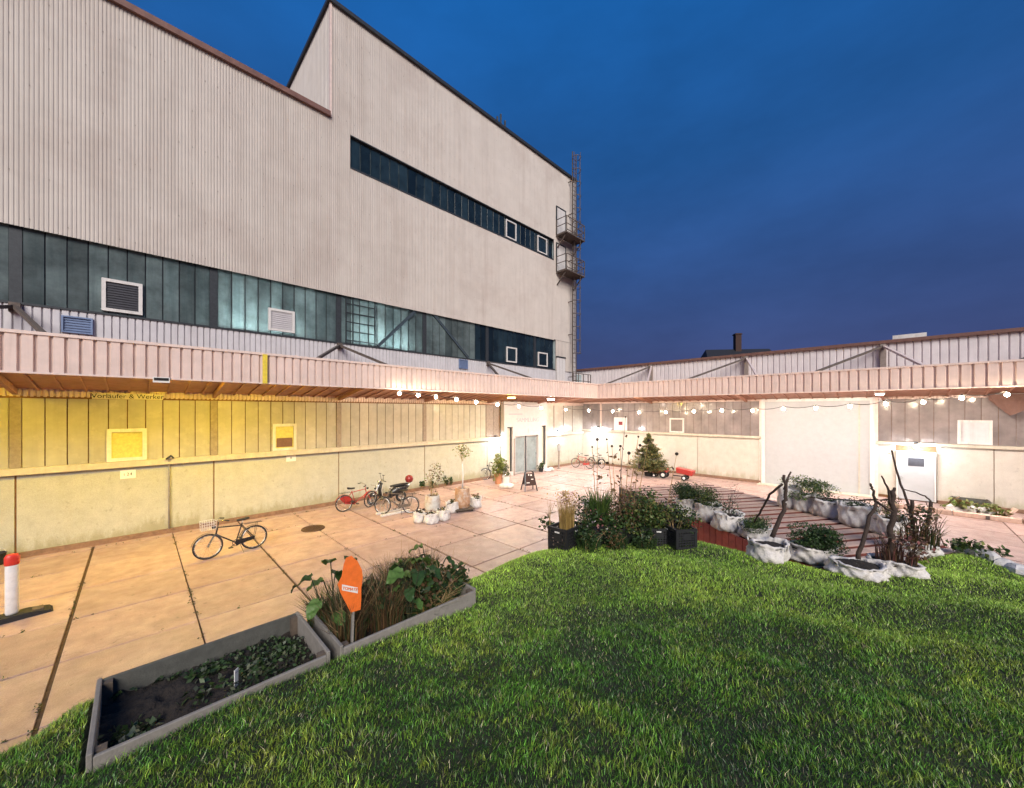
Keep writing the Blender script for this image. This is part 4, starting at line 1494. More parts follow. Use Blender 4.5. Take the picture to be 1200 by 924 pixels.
    if guard:
        sg = [(0.0, r)] + [(0.30 * math.cos(g), r + 0.30 * math.sin(g)) for g in [R(20) + R(110) * i / 8 for i in range(9)]]
        for y in (-0.05, 0.04):
            MB().prism(sg, y, y + 0.006).build('skirt_guard', guard, t, local=True)
    if rack:
        m = MB()
        for s in (-0.06, 0.06):
            m.tube([L_(0.24, s, 0.76), L_(-0.02, s, 0.755), L_(-0.20, s, 0.75)], 0.007, 5)
            m.tube([L_(-0.08, s, 0.75), L_(0.0, s, 0.34)], 0.006, 5)
        for x in (-0.18, -0.08, 0.02, 0.12):
            m.tube([L_(x, -0.06, 0.755), L_(x, 0.06, 0.755)], 0.006, 4)
        m.build('luggage_rack', 'steel_dark', t, local=True)
    if basket:
        m = MB()
        for i in range(7):
            x = 0.90 + 0.30 * i / 6
            m.tube([L_(x, -0.16, 1.02), L_(x, -0.12, 0.78), L_(x, 0.12, 0.78), L_(x, 0.16, 1.02)], 0.005, 4)
        for z, w in ((0.8, 0.125), (0.88, 0.14), (0.95, 0.15), (1.02, 0.16)):
            m.tube([L_(0.90, -w, z), L_(1.20, -w, z), L_(1.20, w, z), L_(0.90, w, z), L_(0.90, -w, z)], 0.005, 4)
        m.build('basket', 'white_frame', t, local=True)
    ks = MB().tube([L_(0.36, 0.05, 0.27), L_(0.30, 0.18, 0.0)], 0.009, 5)
    ks.build('kickstand', 'steel_dark', t, local=True)
    return t


bicycle(G(298, 643), G(247, 655), 'black city bicycle with wire front basket parked alone on the slabs', 'black_paint', basket=True)
bicycle(G(403, 600), G(436, 594), 'red bicycle with red skirt guard parked leftmost by the black scooter', 'red_paint', guard='red_paint', steer=0.35)
bicycle(G(447, 586), G(421, 607), 'small black bicycle turned towards the camera beside the red bicycle', 'black_paint', rack=False, steer=0.5, r=0.27)
bicycle(G(481, 602), G(443, 603), 'dark bicycle with brown frame standing in front of the black scooter', 'rusty_steel', steer=-0.2)
bicycle(G(590, 562), G(571, 562.5), 'dark bicycle against the wall left of the orange plant pot', 'black_paint', rack=False)
bicycle((22.9, 14.1, 0), (23.2, 15.1, 0), 'dark bicycle in the far corner below the string lights', 'black_paint', basket=True)
bicycle((22.2, 14.6, 0), (22.0, 15.6, 0), 'reddish bicycle leaning beside the far corner bicycle', 'red_paint', rack=False)

# bicycle stand of grey concrete blocks
t = E('bicycle_stand', 'low pale stand with wire hoops under the parked bicycles', 'bicycle stand', G(462, 601))
for i in range(4):
    MB().tube([(-0.5 + 0.3 * i, -0.2, 0.06), (-0.5 + 0.3 * i, -0.2, 0.36), (-0.5 + 0.3 * i, 0.15, 0.40), (-0.5 + 0.3 * i, 0.2, 0.06)], 0.012, 6).build('hoop', 'galvanised', t, local=True)
MB().box(-0.65, 0.55, -0.26, -0.14, 0.0, 0.07).build('base_rail', 'stone', t, local=True, bevel=0.01)
MB().box(-0.65, 0.55, 0.14, 0.26, 0.0, 0.07).build('base_rail', 'stone', t, local=True, bevel=0.01)


def scooter(a, b, label):
    a, b = Vector(a), Vector(b)
    rz = math.atan2(b.y - a.y, b.x - a.x)
    t = E('motor_scooter', label, 'scooter', (a.x, a.y, 0), rz)
    r = 0.23
    for x, st in ((0, 0), (1.22, 0.3)):
        w = link('wheel', MB().torus((0, 0, 0), r - 0.05, 0.055, 'y', 26, 8).mesh('wheel', 'black_rubber', smooth=True), t, (x, 0, r), (0, 0, st))
        MB().torus((0, 0, 0), r - 0.10, 0.02, 'y', 22, 6).build('rim', 'chrome', w, local=True, smooth=True)
        m = MB()
        for i in range(5):
            g = 2 * PI * i / 5
            m.bar((0, 0, 0), (0.13 * math.cos(g), 0, 0.13 * math.sin(g)), 0.03, 0.03, up=(0, 1, 0))
        m.build('spokes', 'chrome', w, local=True)

    def loft(name, m_, secs, mm='black_paint', sm=True):
        """secs: (x, z centre, half width, half height)"""
        mb = MB()
        n = 12
        for x, zc, hw, hh in secs:
            for j in range(n):
                g = 2 * PI * j / n
                cx, sx_ = math.cos(g), math.sin(g)
                f = 1 / max(abs(cx), abs(sx_)) ** 0.45
                mb.v.append((x, hw * cx * f, zc + hh * sx_ * f))
        for i in range(len(secs) - 1):
            for j in range(n):
                mb.f.append((i * n + j, i * n + (j + 1) % n, (i + 1) * n + (j + 1) % n, (i + 1) * n + j))
        mb.f.append(tuple(range(n)))
        mb.f.append(tuple((len(secs) - 1) * n + j for j in range(n)))
        return mb.build(name, mm, t, local=True, smooth=sm)

    loft('rear_body', None, [(-0.34, 0.66, 0.05, 0.04), (-0.22, 0.62, 0.12, 0.10), (0.0, 0.56, 0.16, 0.15), (0.25, 0.50, 0.16, 0.20), (0.42, 0.42, 0.13, 0.18), (0.50, 0.36, 0.11, 0.12)])
    loft('seat', None, [(-0.28, 0.775, 0.08, 0.03), (-0.1, 0.765, 0.13, 0.05), (0.2, 0.74, 0.13, 0.05), (0.46, 0.72, 0.08, 0.035)], 'black_rubber')
    loft('floorboard', None, [(0.42, 0.27, 0.16, 0.045), (0.6, 0.25, 0.18, 0.045), (0.86, 0.26, 0.17, 0.05)])
    m = MB()
    sec = [(0.82, 0.22, 0.16), (0.90, 0.40, 0.19), (0.94, 0.62, 0.20), (0.90, 0.82, 0.17), (0.86, 0.92, 0.10)]
    n0 = 0
    for x, z, w in sec:
        m.v += [(x - 0.05, -w, z), (x + 0.02, -w * 0.6, z), (x + 0.05, 0, z), (x + 0.02, w * 0.6, z), (x - 0.05, w, z), (x - 0.07, w * 0.7, z), (x - 0.02, 0, z), (x - 0.07, -w * 0.7, z)]
    for i in range(4):
        for j in range(8):
            m.f.append((i * 8 + j, i * 8 + (j + 1) % 8, i * 8 + 8 + (j + 1) % 8, i * 8 + 8 + j))
    m.f += [tuple(range(8)), tuple(range(32, 40))]
    m.build('leg_shield', 'black_paint', t, local=True, smooth=True)
    m = MB()
    m.prism([(0.865, 0.34), (0.815, 0.36), (0.83, 0.62), (0.80, 0.84), (0.84, 0.84), (0.875, 0.62)], -0.15, 0.15)
    m.build('inner_panel', 'cream', t, local=True)
    MB().tube([(1.22, 0, 0.40), (1.10, 0, 0.52), (0.92, 0, 0.86)], 0.035, 8).build('fork', 'chrome', t, local=True)
    loft('front_fender', None, [(0.98, 0.40, 0.05, 0.03), (1.12, 0.49, 0.075, 0.03), (1.26, 0.50, 0.075, 0.03), (1.40, 0.40, 0.05, 0.025)])
    hb = MB().tube([(0.72, 0.33, 1.0), (0.80, 0.2, 1.02), (0.86, 0, 1.0), (0.80, -0.2, 1.02), (0.72, -0.33, 1.0)], 0.018, 8).build('handlebar', 'black_paint', t, local=True, smooth=True)
    for s in (-1, 1):
        MB().tube([(0.80, 0.22 * s, 1.02), (0.83, 0.30 * s, 1.24)], 0.008, 5).build('mirror_stem', 'black_paint', hb, local=True)
        MB().lathe([(0.03, -0.012), (0.06, 0), (0.05, 0.012)], 12, (0.83, 0.31 * s, 1.27), sy=1.3).build('mirror', 'black_paint', hb, local=True)
    MB().lathe([(0.05, -0.06), (0.09, 0), (0.06, 0.06)], 14, (0.93, 0, 0.99)).build('headlight', 'chrome', t, local=True, smooth=True)
    MB().lathe([(0.03, -0.16), (0.14, -0.13), (0.19, 0.0), (0.15, 0.12), (0.05, 0.17)], 16, (-0.36, 0, 0.97)).build('top_case', 'dark_red', t, local=True, smooth=True)
    MB().tube([(-0.3, 0.08, 0.72), (-0.42, 0.08, 0.80), (-0.3, 0, 0.82), (-0.42, -0.08, 0.80), (-0.3, -0.08, 0.72)], 0.014, 6).build('case_carrier', 'chrome', t, local=True)
    MB().tube([(-0.25, -0.15, 0.30), (0.2, -0.16, 0.24)], 0.045, 10).build('exhaust', 'chrome', t, local=True)
    MB().tube([(0.35, 0.15, 0.25), (0.30, 0.20, 0.0)], 0.014, 6).build('kickstand', 'steel_dark', t, local=True)


scooter(G(470, 588), G(438, 592), 'black motor scooter with round dark red top case parked at the wall')


# ------------------------------------------------------------------ barrels with small trees, pots, board
def barrel(px, py, label, m, wpx, hpx, tall):
    p = G(px, py)
    d = gd(py)
    r = wpx * d / FPX / 2
    h = hpx * d / FPX
    t = E('planter_barrel', label, 'planter', (p.x, p.y, 0), random.uniform(0, 6), 'planter barrels on wheeled boards')
    MB().box(-r * 1.25, r * 1.25, -r * 1.2, r * 1.2, 0.07, 0.12).build('dolly_board', 'timber_dark', t, local=True)
    for sx_ in (-1, 1):
        for sy_ in (-1, 1):
            MB().tube([(r * 1.0 * sx_, r * 0.95 * sy_ - 0.02, 0.036), (r * 1.0 * sx_, r * 0.95 * sy_ + 0.02, 0.036)], 0.036, 10).build('caster', 'black_rubber', t, local=True)
    prof = [(r * 0.86, 0.12), (r * 0.97, 0.12 + h * 0.25), (r, 0.12 + h * 0.5), (r * 0.97, 0.12 + h * 0.75), (r * 0.88, 0.12 + h), (r * 0.82, 0.12 + h), (r * 0.82, 0.12 + h * 0.9)]
    b = MB().lathe(prof, 28, cap1=False).build('drum', m, t, local=True, smooth=True)
    for f in (0.06, 0.3, 0.72, 0.96):
        rr = r * (0.87 + 0.13 * math.sin(PI * f)) + 0.006
        MB().torus((0, 0, 0.12 + h * f), rr, 0.012, 'z', 28, 5).build('hoop', m, b, local=True)
    MB().lathe([(r * 0.82, 0.0), (0.01, 0.02)], 16, (0, 0, 0.12 + h * 0.9)).build('soil', 'soil', t, local=True)
    return p, 0.12 + h * 0.9, r


p, zt, r = barrel(507, 606, 'pale weathered planter barrel with a thin leafy sapling, left of the pair', 'drum', 18, 22, True)
q = E('sapling', 'thin sparse sapling growing from the left planter barrel', 'sapling', (p.x, p.y, zt))
twigs(q, 'stems', 7, 1.1, 0.35, 'stalk', 0.008, 0.08)
n = 260
leaves('foliage', blob(n, 0.35, 0.35, 0.55, 0.75), 0.05, cols(n, YELG + DRY), q)
p, zt, r = barrel(542, 598, 'rust-stained planter barrel with a pale bare stem, right of the pair', 'drum_rust', 18, 23, True)
q = E('sapling', 'pale straight trunk with few leaves in the right planter barrel', 'sapling', (p.x, p.y, zt))
MB().tube([(0, 0, 0), (0.02, 0, 0.6), (0.0, 0.01, 1.15)], [0.03, 0.026, 0.02], 8).build('trunk', 'white_plastic', q, local=True, smooth=True)
twigs(q, 'twigs', 8, 0.7, 0.45, 'stalk', 0.006, 0.02, (0, 0, 1.05))
n = 150
P_ = blob(n, 0.42, 0.42, 0.4, 1.45)
leaves('foliage', P_, 0.055, cols(n, YELG + [(0.26, 0.16, 0.06)]), q)


def bag(p, w, h, label, soil=True, tilt=0.0, cat='plant bag'):
    t = E('plant_bag', label, cat, (p.x, p.y, p.z - 0.01), random.uniform(0, 6), 'white fabric plant bags')
    R_ = w / 2
    ph = [random.uniform(0, 6) for _ in range(5)]

    def wob(a, z):
        f = min(1, max(0, z / h))
        return 1 + 0.12 * math.sin(2 * a + ph[0]) + 0.07 * math.sin(3 * a + ph[1] + 3 * f) + 0.05 * math.sin(7 * a + ph[2] - 6 * f) + 0.035 * math.sin(12 * a + ph[3] + 9 * f)
    prof = [(R_ * 0.80, 0), (R_ * 0.93, h * 0.05), (R_ * 1.0, h * 0.14), (R_ * 1.04, h * 0.26), (R_ * 1.03, h * 0.40), (R_ * 0.99, h * 0.54), (R_ * 0.94, h * 0.68), (R_ * 0.91, h * 0.80), (R_ * 0.92, h * 0.90), (R_ * 0.96, h * 0.97), (R_ * 0.93, h * 1.03), (R_ * 0.86, h * 1.04), (R_ * 0.80, h * 0.96), (R_ * 0.78, h * 0.78)]
    b = MB().lathe(prof, 84, wob=wob, cap1=False)
    sd0 = random.uniform(0, 90)
    vv = []
    for x, y, z in b.v:
        a_ = math.atan2(y, x)
        q = Vector((x / R_ * 2.4 + sd0, y / R_ * 2.4, z / h * 1.5))
        cr_ = (1 - abs(mnoise.noise(q * 1.3))) ** 4 * 0.5 + (1 - abs(mnoise.noise(q * 2.9))) ** 6 * 0.35 + 0.18 * mnoise.noise(q * 7)
        k = 1 + 0.16 * (cr_ - 0.3)
        f = max(0, z / h - 0.55)
        vv.append((x * k, y * k, z + h * (0.22 * f * math.sin(2 * a_ + ph[4]) + 0.16 * f * mnoise.noise(q * 1.7))))
    b.v = vv
    b.build('sack', 'bag', t, local=True, smooth=True)
    for s_ in (0, 2.6):
        ca_, sa_ = math.cos(ph[0] + s_), math.sin(ph[0] + s_)
        rr = R_ * 0.98
        lp = [(rr * ca_ - 0.05 * sa_, rr * sa_ + 0.05 * ca_, h * 0.75), (rr * 1.06 * ca_ - 0.04 * sa_, rr * 1.06 * sa_ + 0.04 * ca_, h * 1.08), (rr * 1.08 * ca_, rr * 1.08 * sa_, h * 1.14), (rr * 1.06 * ca_ + 0.04 * sa_, rr * 1.06 * sa_ - 0.04 * ca_, h * 1.08), (rr * ca_ + 0.05 * sa_, rr * sa_ - 0.05 * ca_, h * 0.75)]
        MB().tube(lp, 0.011, 5).build('handle_loop', 'bag', t, local=True)
    MB().lathe([(R_ * 0.84, 0.0), (R_ * 0.5, 0.03), (0.01, 0.045)], 24, (0, 0, h * 0.82), wob=wob).build('soil', 'soil', t, local=True, smooth=True)
    return Vector((p.x, p.y, p.z + h * 0.83))


for px, py, lb in ((491, 611, 'dark red ragged plant bag at the left barrel foot'), (505, 613, 'white bag slumped in front of the left barrel'), (519, 609, 'white bag with a dark top right of the left barrel'),
                   (530, 600, 'pinkish white bag left of the rust-stained barrel'), (557, 594, 'white bag right of the rust-stained barrel')):
    p = G(px, py)
    d = gd(py)
    c = bag(p, 15 * d / FPX * 1.0, 11 * d / FPX, lb)
    q = E('seedling', 'small dark sprig in the ' + lb, 'plant', c)
    n = 60
    leaves('foliage', blob(n, 0.14, 0.14, 0.12, 0.08), 0.06, cols(n, DARKG + DRY), q)


def pot_plant(px, py, label, potm, pw, ph, fol, fw, fh, pal, n=420, leaf=0.06, group=None):
    p = G(px, py)
    d = gd(py)
    t = E('potted_plant', label, 'potted plant', (p.x, p.y, 0), 0, group)
    r, h = pw * d / FPX / 2, ph * d / FPX
    MB().lathe([(r * 0.75, 0), (r * 0.95, h * 0.85), (r * 1.05, h * 0.86), (r * 1.05, h), (r * 0.95, h), (r * 0.9, h * 0.9)], 20, cap1=False).build('pot', potm, t, local=True, smooth=False)
    MB().lathe([(r * 0.92, 0), (0.01, 0.01)], 14, (0, 0, h * 0.9)).build('soil', 'soil', t, local=True)
    f = fw * d / FPX / 2
    fz = fh * d / FPX
    twigs(t, 'stems', 6, fz * 0.8, f * 0.7, 'stalk', 0.008, r * 0.4, (0, 0, h * 0.9))
    leaves('foliage', blob(n, f, f, fz * 0.55, h + fz * 0.5), leaf, cols(n, pal), t)
    return t


pot_plant(540, 563, 'dark leafy plant in a white pot at the foot of the wall', 'white_plastic', 9, 6, None, 11, 16, DARKG, 380, 0.10)
pot_plant(584, 567, 'yellow-green bush in an orange pot left of the entrance', 'terracotta', 10, 12, None, 16, 24, YELG, 600, 0.09)
pot_plant(593, 567, 'grey planter with pale flowers beside the orange pot', 'white_plastic', 9, 9, None, 12, 12, [(0.4, 0.36, 0.3), (0.1, 0.12, 0.05)], 260, 0.07)
pot_plant(634, 553, 'small dark pot plant right of the entrance portal', 'black_rubber', 6, 4, None, 8, 7, DARKG, 120, 0.08)
for i, (px, py, lb) in enumerate(((590, 572, 'pale rock at the foot of the orange pot'), (597, 572, 'pale rock nearest the sandwich board'), (641, 553, 'white rock beside the right portal pillar'), (646, 552, 'white rock furthest right of the portal'))):
    p = G(px, py)
    t = tag(MB().lathe([(0.12, -0.02), (0.22, 0.06), (0.2, 0.16), (0.08, 0.25)], 9, wob=lambda a, z: 1 + 0.2 * math.sin(3 * a + i * 2 + z * 9)).build('rock', 'stone', smooth=False), lb, 'rock', 'pale rocks round the entrance')
    t.location = p
for i, (px, py) in enumerate(((504, 573), (520, 570), (526, 568), (492, 577))):
    p = onA(px, py)
    t = E('wall_weed', ('dark weed tuft on the plinth behind the left barrel', 'dark weed tuft on the plinth between the barrels', 'small weed on the plinth left of the white pot', 'small weed on the plinth right of the scooter')[i], 'weed', (p[0], YA - 0.17, 0.0))
    n = 60
    leaves('foliage', blob(n, 0.14, 0.07, 0.22, 0.3), 0.08, cols(n, DARKG), t)
    twigs(t, 'stems', 4, 0.3, 0.05, 'stalk', 0.006)

# sandwich board
p = G(620, 575)
t = E('sandwich_board', 'black folding sandwich board with chalk marks standing before the entrance', 'sandwich board', (p.x, p.y, 0), -PI / 4 + R(20))
for s in (-1, 1):
    m = MB()
    for x in (-0.30, 0.30):
        m.bar((x * 1.1, 0.28 * s, 0), (x * 0.72, 0.02 * s, 0.92), 0.05, 0.03)
    m.bar((-0.27, 0.12 * s, 0.28), (0.27, 0.12 * s, 0.28), 0.04, 0.03)
    m.tube([(-0.216, 0.02 * s, 0.92), (-0.12, 0.01 * s, 0.98), (0.12, 0.01 * s, 0.98), (0.216, 0.02 * s, 0.92)], 0.02, 6)
    pn = m.build('leg_frame', 'black_paint', t, local=True)
    q = MB()
    q.quad((-0.27, 0.195 * s, 0.30), (0.27, 0.195 * s, 0.30), (0.21, 0.045 * s, 0.86), (-0.21, 0.045 * s, 0.86))
    q.quad((-0.27, 0.180 * s, 0.30), (0.27, 0.180 * s, 0.30), (0.21, 0.030 * s, 0.86), (-0.21, 0.030 * s, 0.86))
    q.build('panel', 'brick_dark', t, local=True)
for x0, x1, z0, z1 in ((-0.08, -0.02, 0.76, 0.84), (0.04, 0.12, 0.74, 0.82), (0.06, 0.18, 0.56, 0.60), (-0.2, -0.04, 0.40, 0.44)):
    y = lambda z: -(0.197 - 0.15 * (z - 0.30) / 0.56) - 0.004
    MB().quad((x0, y(z0), z0), (x1, y(z0), z0), (x1, y(z1), z1), (x0, y(z1), z1)).build('chalk_mark', 'paper', t, local=True)

# letter box post by the right lamp
s_ = onA(655, 0, YA - 0.5)[0]
t = E('letter_box_post', 'slim grey post with a small box right of the entrance', 'post', (s_, YA - 0.5, 0))
MB().box(-0.04, 0.04, -0.04, 0.04, 0, 1.7).build('post', 'post', t, local=True)
MB().box(-0.14, 0.14, -0.09, 0.06, 1.25, 1.65).build('box', 'galvanised', t, local=True, bevel=0.01)
MB().box(-0.12, 0.12, -0.09, 0.09, 0, 0.03).build('foot', 'steel_dark', t, local=True)

# beacon post, bucket
p = G(14, 726)
t = E('traffic_beacon', 'white traffic beacon post with red top on a dark rubber foot', 'beacon', (p.x, p.y, 0), R(8))
f = MB()
f.prism([(-0.50, 0), (0.50, 0), (0.46, 0.05), (0.20, 0.10), (-0.20, 0.10), (-0.46, 0.05)], -0.16, 0.16)
fo = f.build('foot', 'black_rubber', t, local=True)
for x in (-0.38, 0.24):
    MB().box(x, x + 0.14, -0.10, 0.10, 0.05, 0.10).build('grip_block', 'timber_dark', fo, local=True)
MB().lathe([(0.07, 0.09), (0.085, 0.14), (0.085, 1.02), (0.08, 1.04)], 16, sy=0.6).build('post', 'white_plastic', t, local=True, smooth=True)
MB().lathe([(0.082, 1.04), (0.095, 1.06), (0.095, 1.20), (0.07, 1.25), (0.02, 1.26)], 16, sy=0.62).build('red_cap', 'red_plastic', t, local=True, smooth=True)
s_ = onA(-2, 0)[0]
t = E('bucket', 'black bucket standing at the wall foot at the far left', 'bucket', (s_, YA - 0.35, 0))
MB().lathe([(0.14, 0), (0.19, 0.30), (0.20, 0.31), (0.18, 0.31), (0.16, 0.05)], 18).build('pail', 'black_rubber', t, local=True)
MB().tube([(-0.19, 0, 0.29), (-0.13, 0.05, 0.40), (0, 0.07, 0.44), (0.13, 0.05, 0.40), (0.19, 0, 0.29)], 0.006, 5).build('handle', 'galvanised', t, local=True)

# spruce
p = G(760, 558)
t = E('spruce_tree', 'small young spruce standing on the slabs before the low warehouse', 'tree', (p.x, p.y, 0))
MB().tube([(0, 0, 0), (0.01, 0, 1.2), (0, 0.01, 2.75)], [0.06, 0.04, 0.008], 8).build('trunk', 'bark', t, local=True)
PP = []
br = MB()
for i in range(230):
    f = random.random() ** 1.15
    z = 0.30 + 2.35 * f
    L = (1.24 * (1 - f) + 0.10) * random.uniform(0.6, 1.08)
    a = random.uniform(0, 2 * PI)
    tip = Vector((math.cos(a) * L, math.sin(a) * L, z + L * random.uniform(0.05, 0.38) - 0.1))
    b0 = Vector((0, 0, z))
    br.tube([b0, b0.lerp(tip, 0.5) - Vector((0, 0, 0.04)), tip], [0.012, 0.008, 0.003], 3)
    for k in range(int(24 + 62 * (1 - f))):
        g = random.uniform(0.18, 1)
        s = (1 - g * 0.6) * 0.24 * L
        c_ = b0.lerp(tip, g) + Vector((random.uniform(-1, 1) * s, random.uniform(-1, 1) * s, random.uniform(-0.05, 0.05)))
        PP.append(tuple(c_))
br.build('branches', 'bark', t, local=True)
PP = np.array(PP)
leaves('needles', PP, 0.035, cols(len(PP), [(0.06, 0.085, 0.03), (0.10, 0.12, 0.04), (0.09, 0.10, 0.035), (0.28, 0.22, 0.07)]), t, aspect=4.5, upb=0.6)
MB().lathe([(0.22, 0), (0.25, 0.22), (0.23, 0.22), (0.2, 0.18)], 16).build('pot', 'black_rubber', t, local=True)

# pedal tractor with trailer
p = G(776, 560)
p2 = G(803, 563)
t = E('pedal_tractor', 'red toy pedal tractor standing beside the small spruce', 'toy tractor', (p.x, p.y, 0), math.atan2(p.y - p2.y, p.x - p2.x))


def toywheel(t, x, y, r, w):
    o = MB().tube([(x, y - w / 2, r), (x, y + w / 2, r)], r, 16).build('wheel', 'black_rubber', t, local=True)
    MB().tube([(x, y - w / 2 - 0.01, r), (x, y + w / 2 + 0.01, r)], r * 0.5, 12).build('rim', 'white_plastic', o, local=True)


for y in (-0.22, 0.22):
    toywheel(t, -0.12, y, 0.21, 0.09)
    toywheel(t, 0.42, y * 0.9, 0.12, 0.07)
MB().prism([(0.02, 0.26), (0.55, 0.26), (0.56, 0.44), (0.50, 0.50), (0.02, 0.54)], -0.13, 0.13).build('hood', 'red_paint', t, local=True, bevel=0.015)
MB().box(-0.25, 0.5, -0.07, 0.07, 0.18, 0.26).build('chassis', 'steel_dark', t, local=True)
MB().prism([(-0.30, 0.34), (-0.02, 0.30), (-0.02, 0.36), (-0.24, 0.40), (-0.30, 0.60), (-0.35, 0.60)], -0.13, 0.13).build('seat', 'red_paint', t, local=True)
MB().tube([(0.12, 0, 0.5), (0.0, 0, 0.66)], 0.012, 6).build('steering_column', 'steel_dark', t, local=True)
MB().torus((0.0, 0, 0.66), 0.10, 0.014, 'z', 18, 5).build('steering_wheel', 'black_rubber', t, local=True)
MB().tube([(0.34, 0.08, 0.5), (0.34, 0.08, 0.72)], 0.02, 6).build('exhaust', 'steel_dark', t, local=True)
for y in (-0.22, 0.22):
    MB().prism([(-0.34, 0.40), (-0.30, 0.47), (-0.1, 0.50), (0.06, 0.44), (0.04, 0.42), (-0.1, 0.46), (-0.28, 0.44), (-0.32, 0.40)], y - 0.07, y + 0.07).build('mudguard', 'red_paint', t, local=True)
t = E('toy_trailer', 'red toy tipper trailer tilted behind the pedal tractor', 'toy trailer', (p2.x, p2.y, 0), math.atan2(p.y - p2.y, p.x - p2.x))
for y in (-0.24, 0.24):
    toywheel(t, 0, y, 0.15, 0.08)
MB().prism([(-0.42, 0.30), (0.42, 0.42), (0.46, 0.72), (-0.50, 0.58)], -0.26, 0.26).build('tub', 'red_paint', t, local=True, bevel=0.02)
MB().box(-0.2, 0.7, -0.03, 0.03, 0.18, 0.24).build('drawbar', 'steel_dark', t, local=True)
MB().box(-0.06, 0.06, -0.24, 0.24, 0.12, 0.30).build('axle', 'steel_dark', t, local=True)

# things along the low warehouse
p = G(1094, 588)
t = E('wooden_crate', 'weathered wooden slat crate against the low warehouse beside the white door', 'crate', (23.6, p.y - 0.9, 0), PI / 2)
for z in (0.04, 0.20, 0.36):
    for y in (-0.28, 0.26):
        MB().box(-0.5, 0.5, y, y + 0.025, z, z + 0.12).build('slat', 'timber', t, local=True)
    for x in (-0.5, 0.475):
        MB().box(x, x + 0.025, -0.255, 0.26, z, z + 0.12).build('slat', 'timber', t, local=True)
for x in (-0.47, 0.43):
    for y in (-0.25, 0.20):
        MB().box(x, x + 0.05, y, y + 0.05, 0, 0.5).build('corner_post', 'timber_dark', t, local=True)
MB().box(-0.46, 0.46, -0.25, 0.25, 0.02, 0.04).build('base', 'timber_dark', t, local=True)
t = E('timber_kerb', 'low reddish timber beam on the ground before the low warehouse at right', 'timber beam', (22.2, -3.4, 0))
for i in range(4):
    MB().box(-0.12, 0.12, -3.2 + i * 1.62, -1.62 + i * 1.62, 0.0, 0.17).build('beam', 'plank', t, local=True, bevel=0.012)
for y in (-2.4, -0.8, 0.8, 2.4):
    MB().box(-0.14, -0.125, y - 0.05, y + 0.05, 0.02, 0.15).build('metal_strap', 'rusty_steel', t, local=True)
for i, (px, py, lb) in enumerate(((1112, 588, 'pale rock next to the wooden crate'), (1125, 589, 'pale rock on the border between two yellow plants'), (1140, 590, 'pale rock right of the yellow plants'))):
    p = G(px, py)
    o = tag(MB().lathe([(0.18, -0.02), (0.30, 0.08), (0.26, 0.24), (0.1, 0.34)], 9, wob=lambda a, z: 1 + 0.2 * math.sin(3 * a + i * 2.5 + z * 7)).build('rock', 'stone'), lb, 'rock', 'pale rocks along the timber border')
    o.location = (22.9, p.y, 0)
for i, (px, lb) in enumerate(((1105, 'yellowing low plant right of the wooden crate'), (1120, 'olive low plant between the pale rocks'), (1136, 'yellow-green low plant rightmost behind the timber beam'))):
    p = G(px, 588)
    t = E('border_plant', lb, 'plant', (22.9, p.y - 0.2, 0))
    n = 260
    leaves('foliage', blob(n, 0.34, 0.34, 0.24, 0.26), 0.09, cols(n, YELG + DRY[:1]), t)
    twigs(t, 'stems', 6, 0.35, 0.2, 'stalk', 0.008)
p = G(1163, 591)
t = E('timber_offcut', 'brown timber offcut leaning up on the border at right', 'timber', (22.75, p.y, 0), 0.4)
MB().bar((0, 0.2, 0.0), (0, -0.15, 0.42), 0.18, 0.06).build('plank', 'plank', t, local=True)
MB().bar((0.1, 0.3, 0.03), (0.1, -0.3, 0.03), 0.12, 0.06).build('batten', 'timber_dark', t, local=True)
p = G(1183, 594)
t = E('drain_grate', 'dark rusty grate lying flat on the border at the right edge', 'grate', (22.75, p.y, 0), 0.1)
MB().box(-0.2, 0.2, -0.5, 0.5, 0.0, 0.03).build('frame', 'rusty_steel', t, local=True)
for i in range(6):
    MB().box(-0.19, 0.19, -0.45 + i * 0.16, -0.37 + i * 0.16, 0.031, 0.055).build('bar', 'rusty_steel', t, local=True)


# ------------------------------------------------------------------ raised beds
def raised_bed(x0, x1, y0, y1, z1, label, near_z=0.0):
    t = E('raised_bed', label, 'raised bed', (x0, y0, 1.40))
    th = 0.032
    zb = 1.36
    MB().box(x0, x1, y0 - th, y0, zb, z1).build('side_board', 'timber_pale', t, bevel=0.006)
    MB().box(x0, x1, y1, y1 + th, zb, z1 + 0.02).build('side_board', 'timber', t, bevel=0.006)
    MB().box(x0 - th, x0, y0 - th, y1 + th, zb, z1 + 0.03).build('end_board', 'timber_pale', t, bevel=0.006)
    MB().box(x1, x1 + th, y0 - th, y1 + th, zb, z1 + 0.03).build('end_board', 'timber_pale', t, bevel=0.006)
    for x in (x0 + 0.001, x1 - 0.061):
        for y in (y0 + 0.001, y1 - 0.061):
            MB().box(x, x + 0.06, y, y + 0.06, zb, z1 + 0.01).build('corner_post', 'timber_dark', t)
    nx, ny = 60, 40
    m = MB()
    for j in range(ny + 1):
        for i in range(nx + 1):
            x = x0 + 0.001 + (x1 - x0 - 0.002) * i / nx
            y = y0 + 0.001 + (y1 - y0 - 0.002) * j / ny
            m.v.append((x, y, z1 - 0.16 + 0.04 * mnoise.noise((x * 5, y * 5, 0)) + 0.04 * mnoise.noise((x * 16, y * 16, 3))))
    for j in range(ny):
        for i in range(nx):
            a = j * (nx + 1) + i
            m.f.append((a, a + 1, a + nx + 2, a + nx + 1))
    m.build('soil', 'soil', t, smooth=True)
    return t


